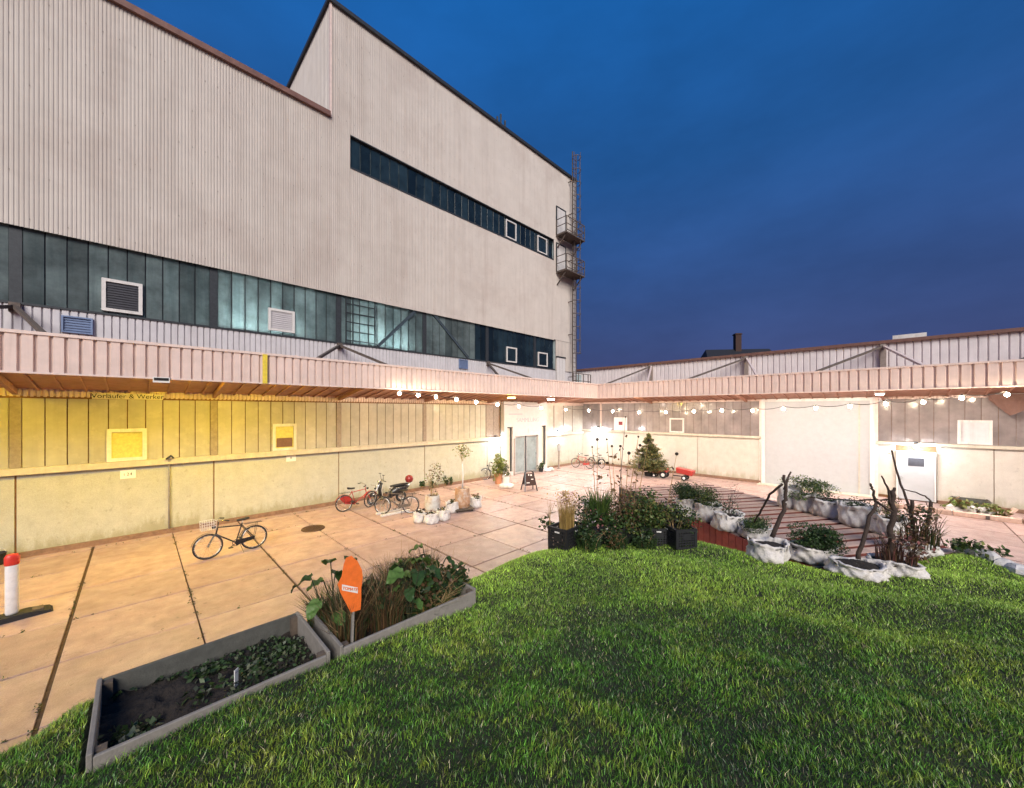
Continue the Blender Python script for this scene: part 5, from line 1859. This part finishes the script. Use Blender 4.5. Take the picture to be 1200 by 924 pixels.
ZR = 1.75
raised_bed(-0.20, 1.24, 3.68, 4.60, ZR, 'timber raised bed with bare dark soil at lower left')
raised_bed(1.39, 2.98, 3.68, 4.60, ZR, 'timber raised bed overgrown with tall weeds beside the orange sign')
zs = ZR - 0.16
# low weeds in the first bed
names = ['pale low weed in the bare bed near its left end board', 'low weed in the middle of the bare bed', 'small weed by the far board of the bare bed', 'low weed near the front corner of the bare bed', 'weed beside the white plant stake', 'tiny weed below the pale divider board', 'dark creeping weed along the front board']
for i, (x, y, s) in enumerate(((0.0, 4.0, 0.10), (0.45, 4.1, 0.10), (0.5, 4.42, 0.08), (-0.02, 3.82, 0.12), (0.8, 4.2, 0.09), (1.08, 4.3, 0.10), (0.5, 3.85, 0.08))):
    t = E('bed_weed', names[i], 'weed', (x, y, zs - 0.02), 0, 'low weeds in the bare bed')
    n = 90
    leaves('foliage', blob(n, s * 1.8, s * 1.4, s * 0.5, 0.04), 0.035, cols(n, DARKG + [(0.09, 0.11, 0.07)]), t)
n = 2200
P_ = np.stack([rng.uniform(-0.16, 1.2, n), rng.uniform(3.72, 4.56, n), np.zeros(n)], 1)
nn = vnoise(P_[:, :2], 3.0, 4.4)
P_ = P_[nn > -0.22]
P_[:, 2] = zs + rng.uniform(0.0, 0.06, len(P_))
o = leaves('ground_cover', P_, 0.024, cols(len(P_), DARKG + [(0.012, 0.018, 0.008), (0.10, 0.11, 0.06)]), None, kind='stuff')
tag(o, 'small dark creeping leaves scattered over the soil of the bare bed', 'ground cover')
p = Vector((0.62, 4.05, zs))
t = E('plant_stake', 'small white plant stake standing in the bare soil', 'plant stake', p, PI / 4)
MB().prism([(-0.022, 0.14), (0.022, 0.14), (0.022, -0.04), (0, -0.07), (-0.022, -0.04)], -0.003, 0.003).build('tag', 'paper', t, local=True)
MB().prism([(-0.014, 0.12), (0.014, 0.12), (0.014, 0.11), (-0.014, 0.11)], -0.0045, -0.0035).build('mark', 'ink_faint', t, local=True)

# orange leaf-shaped sign
p = at(413, 748, 3.75)
pz = zs
q = Vector((1.50, 3.74, zs))
t = E('plant_sign', 'orange pointed leaf-shaped sign with a white label on a wooden stick', 'sign', q, -PI / 4 + R(38))
k = 3.60 / FPX
ol = [(0.0, 98), (8, 90), (14, 78), (15, 68), (13, 55), (13, 40), (12, 30), (-1, 30), (-8, 44), (-15, 58), (-18, 68), (-13, 76), (-10, 90), (-7, 97)]
ol = [(x * 0.75, z + 22) for x, z in ol]
sgn = MB().prism([(x * k * 1.15, z * k) for x, z in ol], -0.006, 0.006).build('board', 'orange_paint', t, local=True)
lb = MB().quad((-11 * k, -0.0085, 89 * k), (7 * k, -0.0085, 80 * k), (7 * k, -0.0085, 73 * k), (-11 * k, -0.0085, 82 * k)).build('label', 'paper', sgn, local=True)
link('lettering', lettering('TOMATE', 0.038, 'orange_paint'), lb, (-2 * k, -0.011, 81 * k), (PI / 2, R(22), 0))
MB().bar((0.0, 0.012, -0.08), (0.02, 0.012, 62 * k), 0.035, 0.02).build('stick', 'timber_pale', t, local=True)

# weeds of the second bed
WB = [('tall dry reddish grass clump behind the orange sign', 1.78, 4.15, 'dry'), ('dry brown grass clump in the middle of the weedy bed', 2.12, 4.3, 'dry'),
      ('dry grass clump at the far board of the weedy bed', 2.35, 4.45, 'dry'), ('dark green grass clump left of the orange sign', 1.50, 4.45, 'green'),
      ('mixed grass clump near the front board of the weedy bed', 1.95, 3.9, 'dry'), ('green grass clump at the foot of the orange sign', 1.68, 4.42, 'green'),
      ('tangle of pale dry stems at the front right of the bed', 2.5, 3.86, 'tangle'), ('dry grass clump right of the broad leaves', 2.75, 4.42, 'dry'),
      ('thin dry grass clump leaning over the divider boards', 1.55, 3.95, 'dry'), ('dark weed mass under the broad leaves', 2.45, 4.0, 'mass'), ('dark weed mass in the centre of the bed', 2.0, 4.2, 'mass'), ('dark weed mass at the far board', 2.6, 4.45, 'mass'), ('brown weed mass at the right end of the bed', 2.8, 4.0, 'mass')]
for lb, x, y, kd in WB:
    t = E('grass_clump', lb, 'weeds', (x, y, zs - 0.02), 0, 'wild growth in the weedy bed')
    if kd == 'dry':
        tuft(t, 'blades', 420, 0.62, 0.10, DRY + [(0.06, 0.08, 0.03), (0.05, 0.07, 0.03)], 0.007, 0.16, 0.35)
        twigs(t, 'stalks', 14, 0.70, 0.22, 'stalk', 0.004, 0.12)
    elif kd == 'green':
        tuft(t, 'blades', 380, 0.5, 0.12, GREEN + DRY[:2], 0.009, 0.15, 0.5)
    elif kd == 'mass':
        n = 700
        leaves('foliage', blob(n, 0.30, 0.26, 0.26, 0.22, lumps=9), 0.055, cols(n, DARKG + DRY[1:2]), t)
        twigs(t, 'stalks', 16, 0.6, 0.3, 'stalk', 0.004, 0.14)
    else:
        twigs(t, 'stalks', 46, 0.42, 0.45, 'stalk', 0.004, 0.12, side=3)
        tuft(t, 'blades', 160, 0.35, 0.2, GREEN + STRAW, 0.006, 0.2, 0.9)


def leaf_mesh(L, Wd, droop, m, pal):
    """broad heart leaf along +x from the stalk"""
    nu, nv = 8, 6
    m_ = MB()
    for i in range(nu + 1):
        u = i / nu
        w = Wd * (math.sin(PI * min(1, u * 1.02 + 0.0)) ** 0.6) * (1.15 - 0.55 * u) if 0 < u < 1 else Wd * (0.35 if u == 0 else 0.02)
        for j in range(nv + 1):
            v = -1 + 2 * j / nv
            m_.v.append((L * u, w * v, -droop * L * u * u + 0.10 * abs(v) * w * 2 + 0.02 * math.sin(u * 14 + j)))
    for i in range(nu):
        for j in range(nv):
            a = i * (nv + 1) + j
            m_.f.append((a, a + 1, a + nv + 2, a + nv + 1))
    me = m_.mesh('leaf', 'leaf', smooth=True)
    ca = me.color_attributes.new('tint', 'FLOAT_COLOR', 'POINT')
    c = np.array(pal)
    n = len(me.vertices)
    c4 = np.ones((n, 4))
    c4[:, :3] = c * rng.uniform(0.85, 1.15, (n, 1))
    ca.data.foreach_set('color', c4.ravel())
    return me


LM = [leaf_mesh(0.21, 0.10, 0.35, 'leaf', (0.09, 0.17, 0.035)), leaf_mesh(0.24, 0.11, 0.5, 'leaf', (0.04, 0.085, 0.02)), leaf_mesh(0.19, 0.09, 0.3, 'leaf', (0.14, 0.21, 0.05))]
for (x, y, nl, lb) in ((2.42, 4.12, 10, 'broad-leaved green burdock plant in the weedy bed'), (2.2, 3.86, 8, 'lower broad-leaved plant at the front board'), (2.7, 4.2, 7, 'broad-leaved plant at the right end of the weedy bed'), (1.62, 4.52, 5, 'broad-leaved plant at the far left corner of the weedy bed'), (1.45, 4.2, 5, 'dark broad-leaved plant left of the orange sign')):
    t = E('broad_leaf_plant', lb, 'plant', (x, y, zs - 0.02), random.uniform(0, 6), 'broad-leaved plants in the weedy bed')
    for i in range(nl):
        a = 2.4 * i
        h = random.uniform(0.22, 0.68)
        rr = random.uniform(0.06, 0.22)
        pt = (rr * math.cos(a), rr * math.sin(a), h)
        MB().tube([(0, 0, 0), (pt[0] * 0.5, pt[1] * 0.5, h * 0.6), pt], 0.006, 4).build('stalk', 'turf', t, local=True)
        link('leaf', random.choice(LM), t, pt, (random.uniform(-0.35, 0.35), random.uniform(-0.15, 0.6), a), scale=(lambda q: (q, q * random.uniform(0.75, 1.1), q))(random.uniform(0.65, 1.05)))

# ------------------------------------------------------------------ deck of planks
c0 = DE1 * 6.12 + DE2 * 5.0
t = E('plank_deck', 'raised timber plank deck with red boarded side behind the lawn', 'deck', (c0.x, c0.y, 0), DRZ)
DW, DL = 3.35, 6.6
pitch = 0.315
pk = MB().box(0, DW, 0, 0.215, -0.045, 0).mesh('plank', 'plank', bevel=0.005)
ed = MB().box(0.01, DW - 0.01, -0.014, -0.001, -0.10, -0.006).mesh('plank_edge', 'deck_under')
i = 0
while i * pitch + 0.2 < DL:
    pl_ = link('plank', pk, t, (random.uniform(-0.03, 0.03), i * pitch, DECKZ + random.uniform(-0.004, 0.004)), (0, random.uniform(-0.003, 0.003), random.uniform(-0.003, 0.003)))
    link('edge_strip', ed, pl_)
    i += 1
for x in (0.12, DW / 2, DW - 0.2):
    MB().box(x, x + 0.08, 0.05, DL - 0.05, DECKZ - 0.19, DECKZ - 0.05).build('joist', 'deck_under', t, local=True)
for x in (0.12, DW / 2, DW - 0.2):
    for y in (0.1, 2.2, 4.3, 6.4):
        MB().box(x - 0.005, x + 0.085, y, y + 0.09, 0, DECKZ - 0.19).build('leg', 'timber_dark', t, local=True)
MB().box(0.05, DW - 0.05, 0.05, DL - 0.05, DECKZ - 0.27, DECKZ - 0.21).build('under_sheet', 'deck_under', t, local=True)
bd = MB().box(-0.03, 0.0, 0, 0.17, 0.02, DECKZ - 0.02).mesh('side_board', 'red_board', bevel=0.004)
bd2 = MB().box(-0.03, 0.0, 0, 0.17, 0.02, DECKZ - 0.02).mesh('side_board_plain', 'timber', bevel=0.004)
j = 0
while j * 0.185 < DL - 0.1:
    link('side_board', bd if j < 17 else bd2, t, (0, j * 0.185, 0))
    link('side_board', bd, t, (DW + 0.03, j * 0.185, 0))
    j += 1
be = MB().box(0, 0.17, DL, DL + 0.03, 0.02, DECKZ - 0.02).mesh('side_board', 'red_board', bevel=0.004)
j = 0
while j * 0.185 < DW - 0.1:
    link('side_board', be, t, (j * 0.185, 0, 0))
    j += 1

# ------------------------------------------------------------------ planted bags round the deck
BAGS = [  # px, py(bottom), w px, h px, plant, label of bag
    (806, 607, 30, 24, 'shrub', 'white plant bag at the far left corner of the deck above the red boards'),
    (829, 613, 32, 23, 'shrubY', 'white plant bag second from the left above the red boards'),
    (853, 624, 36, 24, 'dead', 'crumpled white plant bag with bare twigs on the deck edge'),
    (886, 634, 42, 18, 'moss', 'low wide plant bag with a mossy cushion on the deck edge'),
    (900, 650, 46, 26, 'fork', 'white plant bag with bare soil and the forked branch'),
    (951, 659, 56, 22, 'shrubL', 'long white plant bag with a round green bush at the lawn edge'),
    (1004, 668, 58, 18, 'pole', 'low white plant bag with soil and a leaning pole at the lawn edge'),
    (1049, 666, 54, 20, 'stalks', 'white plant bag with dark dense stalks at the lawn edge'),
    (1076, 655, 40, 20, 'stalks2', 'rightmost white plant bag with tall twiggy growth at the lawn edge'),
    (925, 598, 28, 28, 'none', 'pinkish white plant bag at the back left of the deck'),
    (944, 602, 30, 26, 'hedge', 'white plant bag with flat green bush at the back of the deck'),
    (972, 609, 36, 26, 'few', 'tall white plant bag in the middle of the back row'),
    (1006, 619, 44, 30, 'few2', 'big white plant bag right of the middle in the back row'),
    (1042, 630, 40, 26, 'round', 'white plant bag with a yellowish round plant at the right of the back row'),
]
ANCH = {}
for px, py, w, h, kd, lb in BAGS:
    p = on_deck(px, py - 4)
    d = (p.x + p.y) / S2
    top = bag(p, w * d / FPX * 0.84, h * d / FPX * 0.78, lb)
    ANCH[kd] = (top, d)


def plant(kd, label, build, cat='plant', name='bag_plant'):
    c, d = ANCH[kd]
    t = E(name, label, cat, c - Vector((0, 0, 0.02)), 0)
    build(t, d / FPX)
    return t


def shrub(n, wpx, hpx, pal, leaf=0.035):
    n, leaf = int(n * 2.4), leaf * 0.62
    def f(t, k):
        twigs(t, 'stems', 7, hpx * k * 0.7, wpx * k * 0.35, 'bark', 0.005, 0.05)
        leaves('foliage', blob(n, wpx * k / 2, wpx * k / 2, hpx * k / 2, hpx * k * 0.5, lumps=10), leaf, cols(n, pal), t)
    return f


plant('shrub', 'round dark green bush in the far left bag of the deck', shrub(1500, 36, 28, DARKG), 'bush', 'round_bush')
plant('shrubY', 'green bush with yellow tips in the second bag above the red boards', shrub(1300, 38, 28, DARKG + YELG[:1]), 'bush', 'round_bush')
plant('shrubL', 'dense round green bush in the long bag at the lawn edge', shrub(2000, 54, 30, DARKG + GREEN[:2]), 'bush', 'round_bush')
plant('moss', 'low mossy green cushion plant on the deck edge', shrub(1000, 42, 14, DARKG + YELG[1:2], 0.03), 'bush', 'cushion_plant')
plant('hedge', 'flat-topped green bush in the back row of bags', shrub(1200, 44, 22, GREEN + YELG[:1], 0.04), 'bush', 'round_bush')
plant('few', 'thin dark sprigs in the tall middle bag of the back row', shrub(120, 26, 12, DARKG, 0.04))
plant('few2', 'sparse dark sprigs in the big bag of the back row', shrub(160, 34, 14, DARKG, 0.04))
plant('round', 'yellowish wreath-like round plant at the right of the back row', shrub(420, 26, 26, YELG + DRY, 0.035))


def dead(t, k):
    twigs(t, 'twigs', 12, 38 * k, 18 * k, 'rusty_steel', 0.005, 0.08)
    leaves('foliage', blob(120, 12 * k, 12 * k, 12 * k, 10 * k), 0.03, cols(120, DARKG), t)


plant('dead', 'upright reddish bare twigs in the crumpled bag', dead)


def stalks(h, w, pal, nb, nt):
    def f(t, k):
        tuft(t, 'blades', nb, h * k * 0.75, w * k * 0.25, pal, 0.012, w * k * 0.4, 0.25)
        twigs(t, 'stalks', nt, h * k, w * k * 0.35, 'bark', 0.006, w * k * 0.35)
        leaves('foliage', blob(260, w * k * 0.55, w * k * 0.5, h * k * 0.4, h * k * 0.6), 0.035, cols(260, pal + [(0.2, 0.18, 0.1)]), t)
    return f


plant('stalks', 'reddish weeds and dark stalks in the bag left of the rightmost one', stalks(44, 44, PINKD + DRY, 160, 14))
plant('stalks2', 'dense dark twiggy growth with pale leaves in the rightmost bag', stalks(50, 42, DRY + DARKG, 220, 18))


# branches stuck in the bags
def branch(t, px_pts, d, r0, r1, name='branch'):
    """px_pts: photo pixels along the branch, d: distance (or list)"""
    pts = []
    for i, (x, y) in enumerate(px_pts):
        dd = d[i] if isinstance(d, (list, tuple)) else d
        pts.append(at(x, y, dd))
    P = []
    for a, b in zip(pts[:-1], pts[1:]):
        for k in range(4):
            P.append(a.lerp(b, k / 4) + Vector((random.uniform(-1, 1), random.uniform(-1, 1), random.uniform(-1, 1))) * r0 * 0.5)
    P.append(pts[-1])
    rs = [r0 + (r1 - r0) * i / (len(P) - 1) for i in range(len(P))]
    return MB().tube(P, rs, 7).build(name, 'bark', t, smooth=True)


def bthing(kd, label, name='branch_pole'):
    c, d = ANCH[kd]
    return E(name, label, 'branch', c - Vector((0, 0, 0.05))), d


t, d = bthing('fork', 'dark forked branch standing in the bag with bare soil')
branch(t, [(906, 630), (918, 598), (921, 580), (919, 557)], d, 0.035, 0.022)
branch(t, [(919, 575), (927, 553)], d, 0.02, 0.012)
branch(t, [(917, 567), (902, 580), (892, 598), (884, 612)], [d, d + 0.2, d + 0.5, d + 0.8], 0.02, 0.015)
branch(t, [(907, 628), (914, 608), (921, 590)], [d, d + 0.05, d], 0.022, 0.018)
t, d = bthing('pole', 'leaning dark pole with a short fork in the low bag')
branch(t, [(1004, 656), (1013, 622), (1027, 588)], d, 0.032, 0.022)
branch(t, [(1027, 588), (1022, 572), (1020, 567)], d, 0.02, 0.014)
branch(t, [(1027, 588), (1036, 595), (1046, 600)], [d, d - 0.1, d - 0.15], 0.018, 0.012)
branch(t, [(1045, 586), (1027, 586), (1000, 587), (950, 583)], [d + 0.1, d, d + 0.9, d + 2.2], 0.014, 0.011)
t, d = bthing('stalks', 'thick dark stump branch with prongs left of the tallest pole')
branch(t, [(1044, 652), (1043, 625), (1047, 598), (1045, 575)], d, 0.045, 0.03)
branch(t, [(1045, 577), (1048, 572)], d, 0.022, 0.018)
branch(t, [(1044, 592), (1041, 574), (1033, 558)], d, 0.02, 0.010)
branch(t, [(1046, 600), (1050, 608), (1053, 612)], d, 0.016, 0.01)
t, d = bthing('round', 'tallest slim dark pole leaning left above the back bags')
c, _ = ANCH['round']
branch(t, [(1072, 612), (1064, 590), (1053, 560), (1045, 528)], d, 0.028, 0.014)
branch(t, [(1046, 533), (1040, 531)], d, 0.008, 0.004)
t, d = bthing('stalks2', 'knobbly branches joined by a thin twig in the rightmost bag')
branch(t, [(1076, 640), (1069, 610), (1069, 586)], d, 0.035, 0.028)
branch(t, [(1084, 640), (1087, 615), (1091, 588)], d, 0.028, 0.026)
branch(t, [(1091, 588), (1085, 582), (1072, 577), (1057, 573)], [d, d, d + 0.3, d + 0.6], 0.015, 0.008)
branch(t, [(1069, 604), (1062, 603), (1075, 602)], d, 0.016, 0.012)

# ------------------------------------------------------------------ crates with wild plants along the lawn edge
def crate(px, py, rz, label, h=0.42, a=0.58, b=0.40):
    p = on_lawn(px, py)
    t = E('plastic_crate', label, 'crate', (p.x, p.y, p.z - 0.02), rz, 'black plastic planting crates')

    def side(L, fx):
        m = MB()
        z = 0.0
        m.box(0, L, 0, 0.018, 0, 0.04)
        m.box(0, L, -0.006, 0.024, h - 0.05, h)
        m.box(0, 0.05, -0.003, 0.021, 0.04, h - 0.05)
        m.box(L - 0.05, L, -0.003, 0.021, 0.04, h - 0.05)
        n_ = int((L - 0.1) / 0.045)
        for i in range(n_):
            x = 0.05 + (L - 0.1) * (i + 0.5) / n_
            m.box(x - 0.010, x + 0.010, 0.002, 0.016, 0.04, h - 0.05)
        for k in range(1, 6):
            zz = 0.04 + (h - 0.09) * k / 6
            m.box(0.05, L - 0.05, 0.0, 0.018, zz - 0.011, zz + 0.011)
        m.box(L * 0.34, L * 0.66, -0.004, 0.02, h * 0.52, h * 0.78)
        me = m.mesh('side_panel', 'crate')
        return me
    ma, mb_ = side(a, 0), side(b, 1)
    link('side_panel', ma, t, (-a / 2, -b / 2, 0))
    link('side_panel', ma, t, (a / 2, b / 2, 0), (0, 0, PI))
    link('side_panel', mb_, t, (-a / 2, b / 2, 0), (0, 0, -PI / 2))
    link('side_panel', mb_, t, (a / 2, -b / 2, 0), (0, 0, PI / 2))
    MB().box(-b * 0.1, b * 0.1, -b / 2 - 0.008, -b / 2 - 0.0065, h * 0.80, h * 0.86).build('label', 'paper', t, local=True)
    MB().box(-a / 2 - 0.0085, -a / 2 - 0.007, -b * 0.12, b * 0.12, h * 0.80, h * 0.86).build('label', 'paper', t, local=True)
    MB().box(-a / 2 + 0.026, a / 2 - 0.026, -b / 2 + 0.026, b / 2 - 0.026, h * 0.62, h * 0.80).build('soil', 'soil', t, local=True)
    MB().box(-a / 2 + 0.02, a / 2 - 0.02, -b / 2 + 0.02, b / 2 - 0.02, 0.0, 0.02).build('base', 'crate', t, local=True)
    return Vector((p.x, p.y, p.z - 0.02 + h * 0.8)), (p.x + p.y) / S2


c1, d1 = crate(664, 641, -PI / 4 + R(48), 'black perforated plastic crate nearest the plaza with straw plants')
c2, d2 = crate(702, 637, -PI / 4 + R(30), 'black plastic crate with tall green grass, second from the left')
c3, d3 = crate(735, 636, -PI / 4 + R(12), 'black plastic crate under the pink dried plants', 0.34)
c4, d4 = crate(768, 636, -PI / 4 - R(4), 'black plastic crate with bushy green weeds left of the red boards', 0.34)
c5, d5 = crate(793, 636, -PI / 4 - R(80), 'black plastic crate at the end of the row against the red boards', 0.34)


def wild(c, name, label, fn):
    t = E(name, label, 'plant', c, 0, 'wild plants in the crates')
    fn(t)
    return t


def f_straw(t):
    tuft(t, 'stalks', 420, 0.62, 0.03, STRAW, 0.006, 0.13, 0.22)
    n = 260
    P_ = np.stack([rng.normal(0, 0.10, n), rng.normal(0, 0.10, n), rng.uniform(0.45, 0.68, n)], 1)
    leaves('grain', P_, 0.02, cols(n, STRAW + PINKD[3:]), t, aspect=3, kind='stuff')


wild(c1, 'straw_plant', 'upright bunch of straw-yellow stalks in the nearest crate', f_straw)


def f_thin(t):
    twigs(t, 'stalks', 5, 0.55, 0.14, 'stalk', 0.005, 0.03)
    leaves('foliage', blob(110, 0.14, 0.1, 0.12, 0.06), 0.04, cols(110, DARKG), t)


wild(c1 + Vector((*W2(-0.30, 0.05), 0)), 'thin_stalk', 'thin reddish stalks at the left end of the nearest crate', f_thin)


def f_grass(t):
    tuft(t, 'blades', 520, 0.80, 0.10, GREEN + YELG[1:2] + [(0.12, 0.22, 0.05)], 0.013, 0.17, 0.3)
    leaves('foliage', blob(500, 0.32, 0.26, 0.26, 0.16), 0.045, cols(500, DARKG + PINKD[:1]), t)


wild(c2, 'tall_grass', 'tall fresh green grass tuft in the second crate', f_grass)


def f_bush(rx, ry, rz_, n, pal, tw=16, h=0.5, lf=0.035):
    def f(t):
        twigs(t, 'stems', tw, h, rx * 0.8, 'stalk', 0.005, 0.15)
        leaves('foliage', blob(n, rx, ry, rz_, rz_ * 0.8, lumps=12), lf, cols(n, pal), t)
    return f


wild(c1 + Vector((*W2(0.28, 0.12), 0)), 'weed_bush', 'dark weeds with pale flowers right of the straw stalks', f_bush(0.28, 0.24, 0.34, 900, DARKG * 3 + [(0.4, 0.34, 0.36)], lf=0.03))
wild((c2 + c3) / 2 + Vector((0, 0, 0.0)), 'weed_bush', 'dark low weeds between the second and third crate', f_bush(0.36, 0.28, 0.26, 900, DARKG + GREEN[1:3]))
wild(c3, 'pink_weed', 'dried pinkish flowering weed in the third crate', f_bush(0.34, 0.28, 0.42, 1100, PINKD + DRY + DARKG[:1], 26, 0.85, 0.026))
wild((c3 + c4) / 2, 'weed_bush', 'green and tan bushy weed between the third and fourth crate', f_bush(0.38, 0.3, 0.34, 1200, DARKG + GREEN[1:3] + YELG[:1], 20, 0.7))
wild(c4, 'weed_bush', 'green bushy weed with yellow tips in the fourth crate', f_bush(0.38, 0.3, 0.36, 1300, GREEN + YELG, 20, 0.65))
wild(c5, 'weed_bush', 'low green weed in the last crate by the red boards', f_bush(0.28, 0.28, 0.26, 700, DARKG + YELG[:1], 10, 0.4))

for px, py, lb, pal in ((690, 645, 'low dark weeds on the lawn before the second crate', DARKG), (722, 643, 'low dark weeds on the lawn before the third crate', DARKG + DRY[:1]), (756, 642, 'low dark weeds on the lawn before the fourth crate', DARKG)):
    p = on_lawn(px, py)
    t = E('weed_bush', lb, 'plant', p, 0, 'weeds before the crates')
    f_bush(0.26, 0.16, 0.22, 700, pal, 10, 0.4, 0.032)(t)
    tuft(t, 'blades', 160, 0.32, 0.08, DARKG + GREEN[:2], 0.007, 0.2, 0.4)

# dried sunflowers
HEADS = [(700, 515, 704, 600, 'leftmost'), (711, 515, 716, 606, ''), (717, 523, 722, 608, ''), (694, 524, 702, 606, ''), (727, 523, 724, 606, ''),
         (748, 512, 736, 606, ''), (760, 516, 745, 606, ''), (750, 522, 741, 608, ''), (737, 531, 733, 608, ''), (793, 532, 776, 600, ''), (733, 489, 722, 610, '')]
HL = ['dried flower stem with a dark head leaning over the tall grass', 'dried double-headed flower stem near the tall grass', 'short dried flower stem beside the double-headed one', 'leftmost dried flower stem with a small head', 'thin dried flower stem in front of the white wall', 'dried flower stem with a big drooping head left of the spruce', 'dried flower stem crossing in front of the spruce top', 'dried flower stem with small head before the spruce', 'low dried flower stem left of the spruce', 'rightmost dried flower stem with a dark head over the toy trailer', 'tallest bare reddish flower stem reaching the white board']
for (hx, hy, rx, ry, _), lb in zip(HEADS, HL):
    d = 7.2 + random.uniform(-0.25, 0.35)
    h = at(hx, hy, d)
    r0 = at(rx, ry + 18, d)
    r0.z = max(lz(r0), 0.9) + 0.05
    t = E('dried_flower', lb, 'dried flower', r0, 0, 'dried flower stems')
    hv = h - r0
    mid = hv * 0.5 + Vector((random.uniform(-0.05, 0.05), random.uniform(-0.05, 0.05), 0.05))
    MB().tube([(0, 0, 0), tuple(mid), tuple(hv)], [0.009, 0.007, 0.004], 5).build('stem', 'stalk' if hy > 500 else 'rusty_steel', t, local=True)
    hr = random.uniform(0.02, 0.036) if hy > 500 else 0.015
    MB().lathe([(hr * 0.3, -hr), (hr * 0.85, -hr * 0.6), (hr, 0), (hr * 0.8, hr * 0.5), (hr * 0.3, hr * 0.8)], 10, tuple(hv), wob=lambda a, z: 1 + 0.2 * math.sin(5 * a)).build('seed_head', 'seed_head', t, local=True)
    n = 10
    P_ = np.array([tuple(hv * f) for f in rng.uniform(0.2, 0.95, n)]) + rng.normal(0, 0.03, (n, 3))
    leaves('withered_leaves', P_, 0.06, cols(n, DRY), t)

# stones, sheets and weeds on the right crest of the lawn
RB = [(1128, 641, 0.10, 'small pale rock at the right crest of the lawn'), (1146, 646, 0.14, 'white broken rock at the right crest beside the weeds'), (1158, 649, 0.16, 'larger white rock at the right crest of the lawn'), (1176, 655, 0.13, 'flat pale rock near the right edge of the lawn'), (1192, 660, 0.16, 'rightmost pale rock on the lawn crest')]
for i, (px, py, s, lb) in enumerate(RB):
    p = on_lawn(px, py)
    o = tag(MB().lathe([(s * 0.6, -0.05), (s * 0.9, s * 0.3), (s * 0.75, s * 0.7), (s * 0.35, s)], 8, wob=lambda a, z: 1 + 0.22 * math.sin(3 * a + i * 1.7 + z * 11) + 0.1 * math.sin(5 * a + i), sy=1.1).build('rock', 'stone'), lb, 'rock', 'pale rocks on the lawn crest')
    o.location = p
    o.rotation_euler = (0, 0, i * 1.3)
for px, py, lb in ((1126, 640, 'leafy weed at the right crest of the lawn'), (1150, 640, 'yellow-green sprig behind the white rocks on the crest')):
    p = on_lawn(px, py)
    t = E('crest_weed', lb, 'weed', p)
    n = 160
    leaves('foliage', blob(n, 0.16, 0.16, 0.15, 0.14), 0.05, cols(n, GREEN + YELG[:1]), t)
    twigs(t, 'stems', 5, 0.2, 0.1, 'stalk', 0.004)

# moss and small weeds in the slab joints
Q = []
for i in range(-1, 15):
    x = -0.9 + 1.75 * i - 0.011
    for _ in range(60):
        Q.append((x + random.gauss(0, 0.012), random.uniform(5, 16.4), 0.0))
for j in range(-8, 5):
    y = 9.32 + 1.75 * j - 0.010
    for _ in range(60):
        Q.append((random.uniform(-3, 24), y + random.gauss(0, 0.010), 0.0))
Q = np.array(Q)
Q = Q[sdist(Q[:, :2]) > 1.6]
nn = vnoise(Q[:, :2], 0.9, 2.2)
Q = Q[nn > -0.05]
Q = np.repeat(Q, 5, 0) + rng.normal(0, 0.022, (len(Q) * 5, 3)) * (1, 1, 0)
Q[:, 2] = np.abs(rng.normal(0, 0.02, len(Q))) - 0.005
o = leaves('joint_moss', Q, 0.022, cols(len(Q), DARKG + DRY[1:2] + [(0.05, 0.05, 0.02)]), None, kind='stuff')
tag(o, 'thin moss and tiny weeds growing along the paving joints', 'moss')
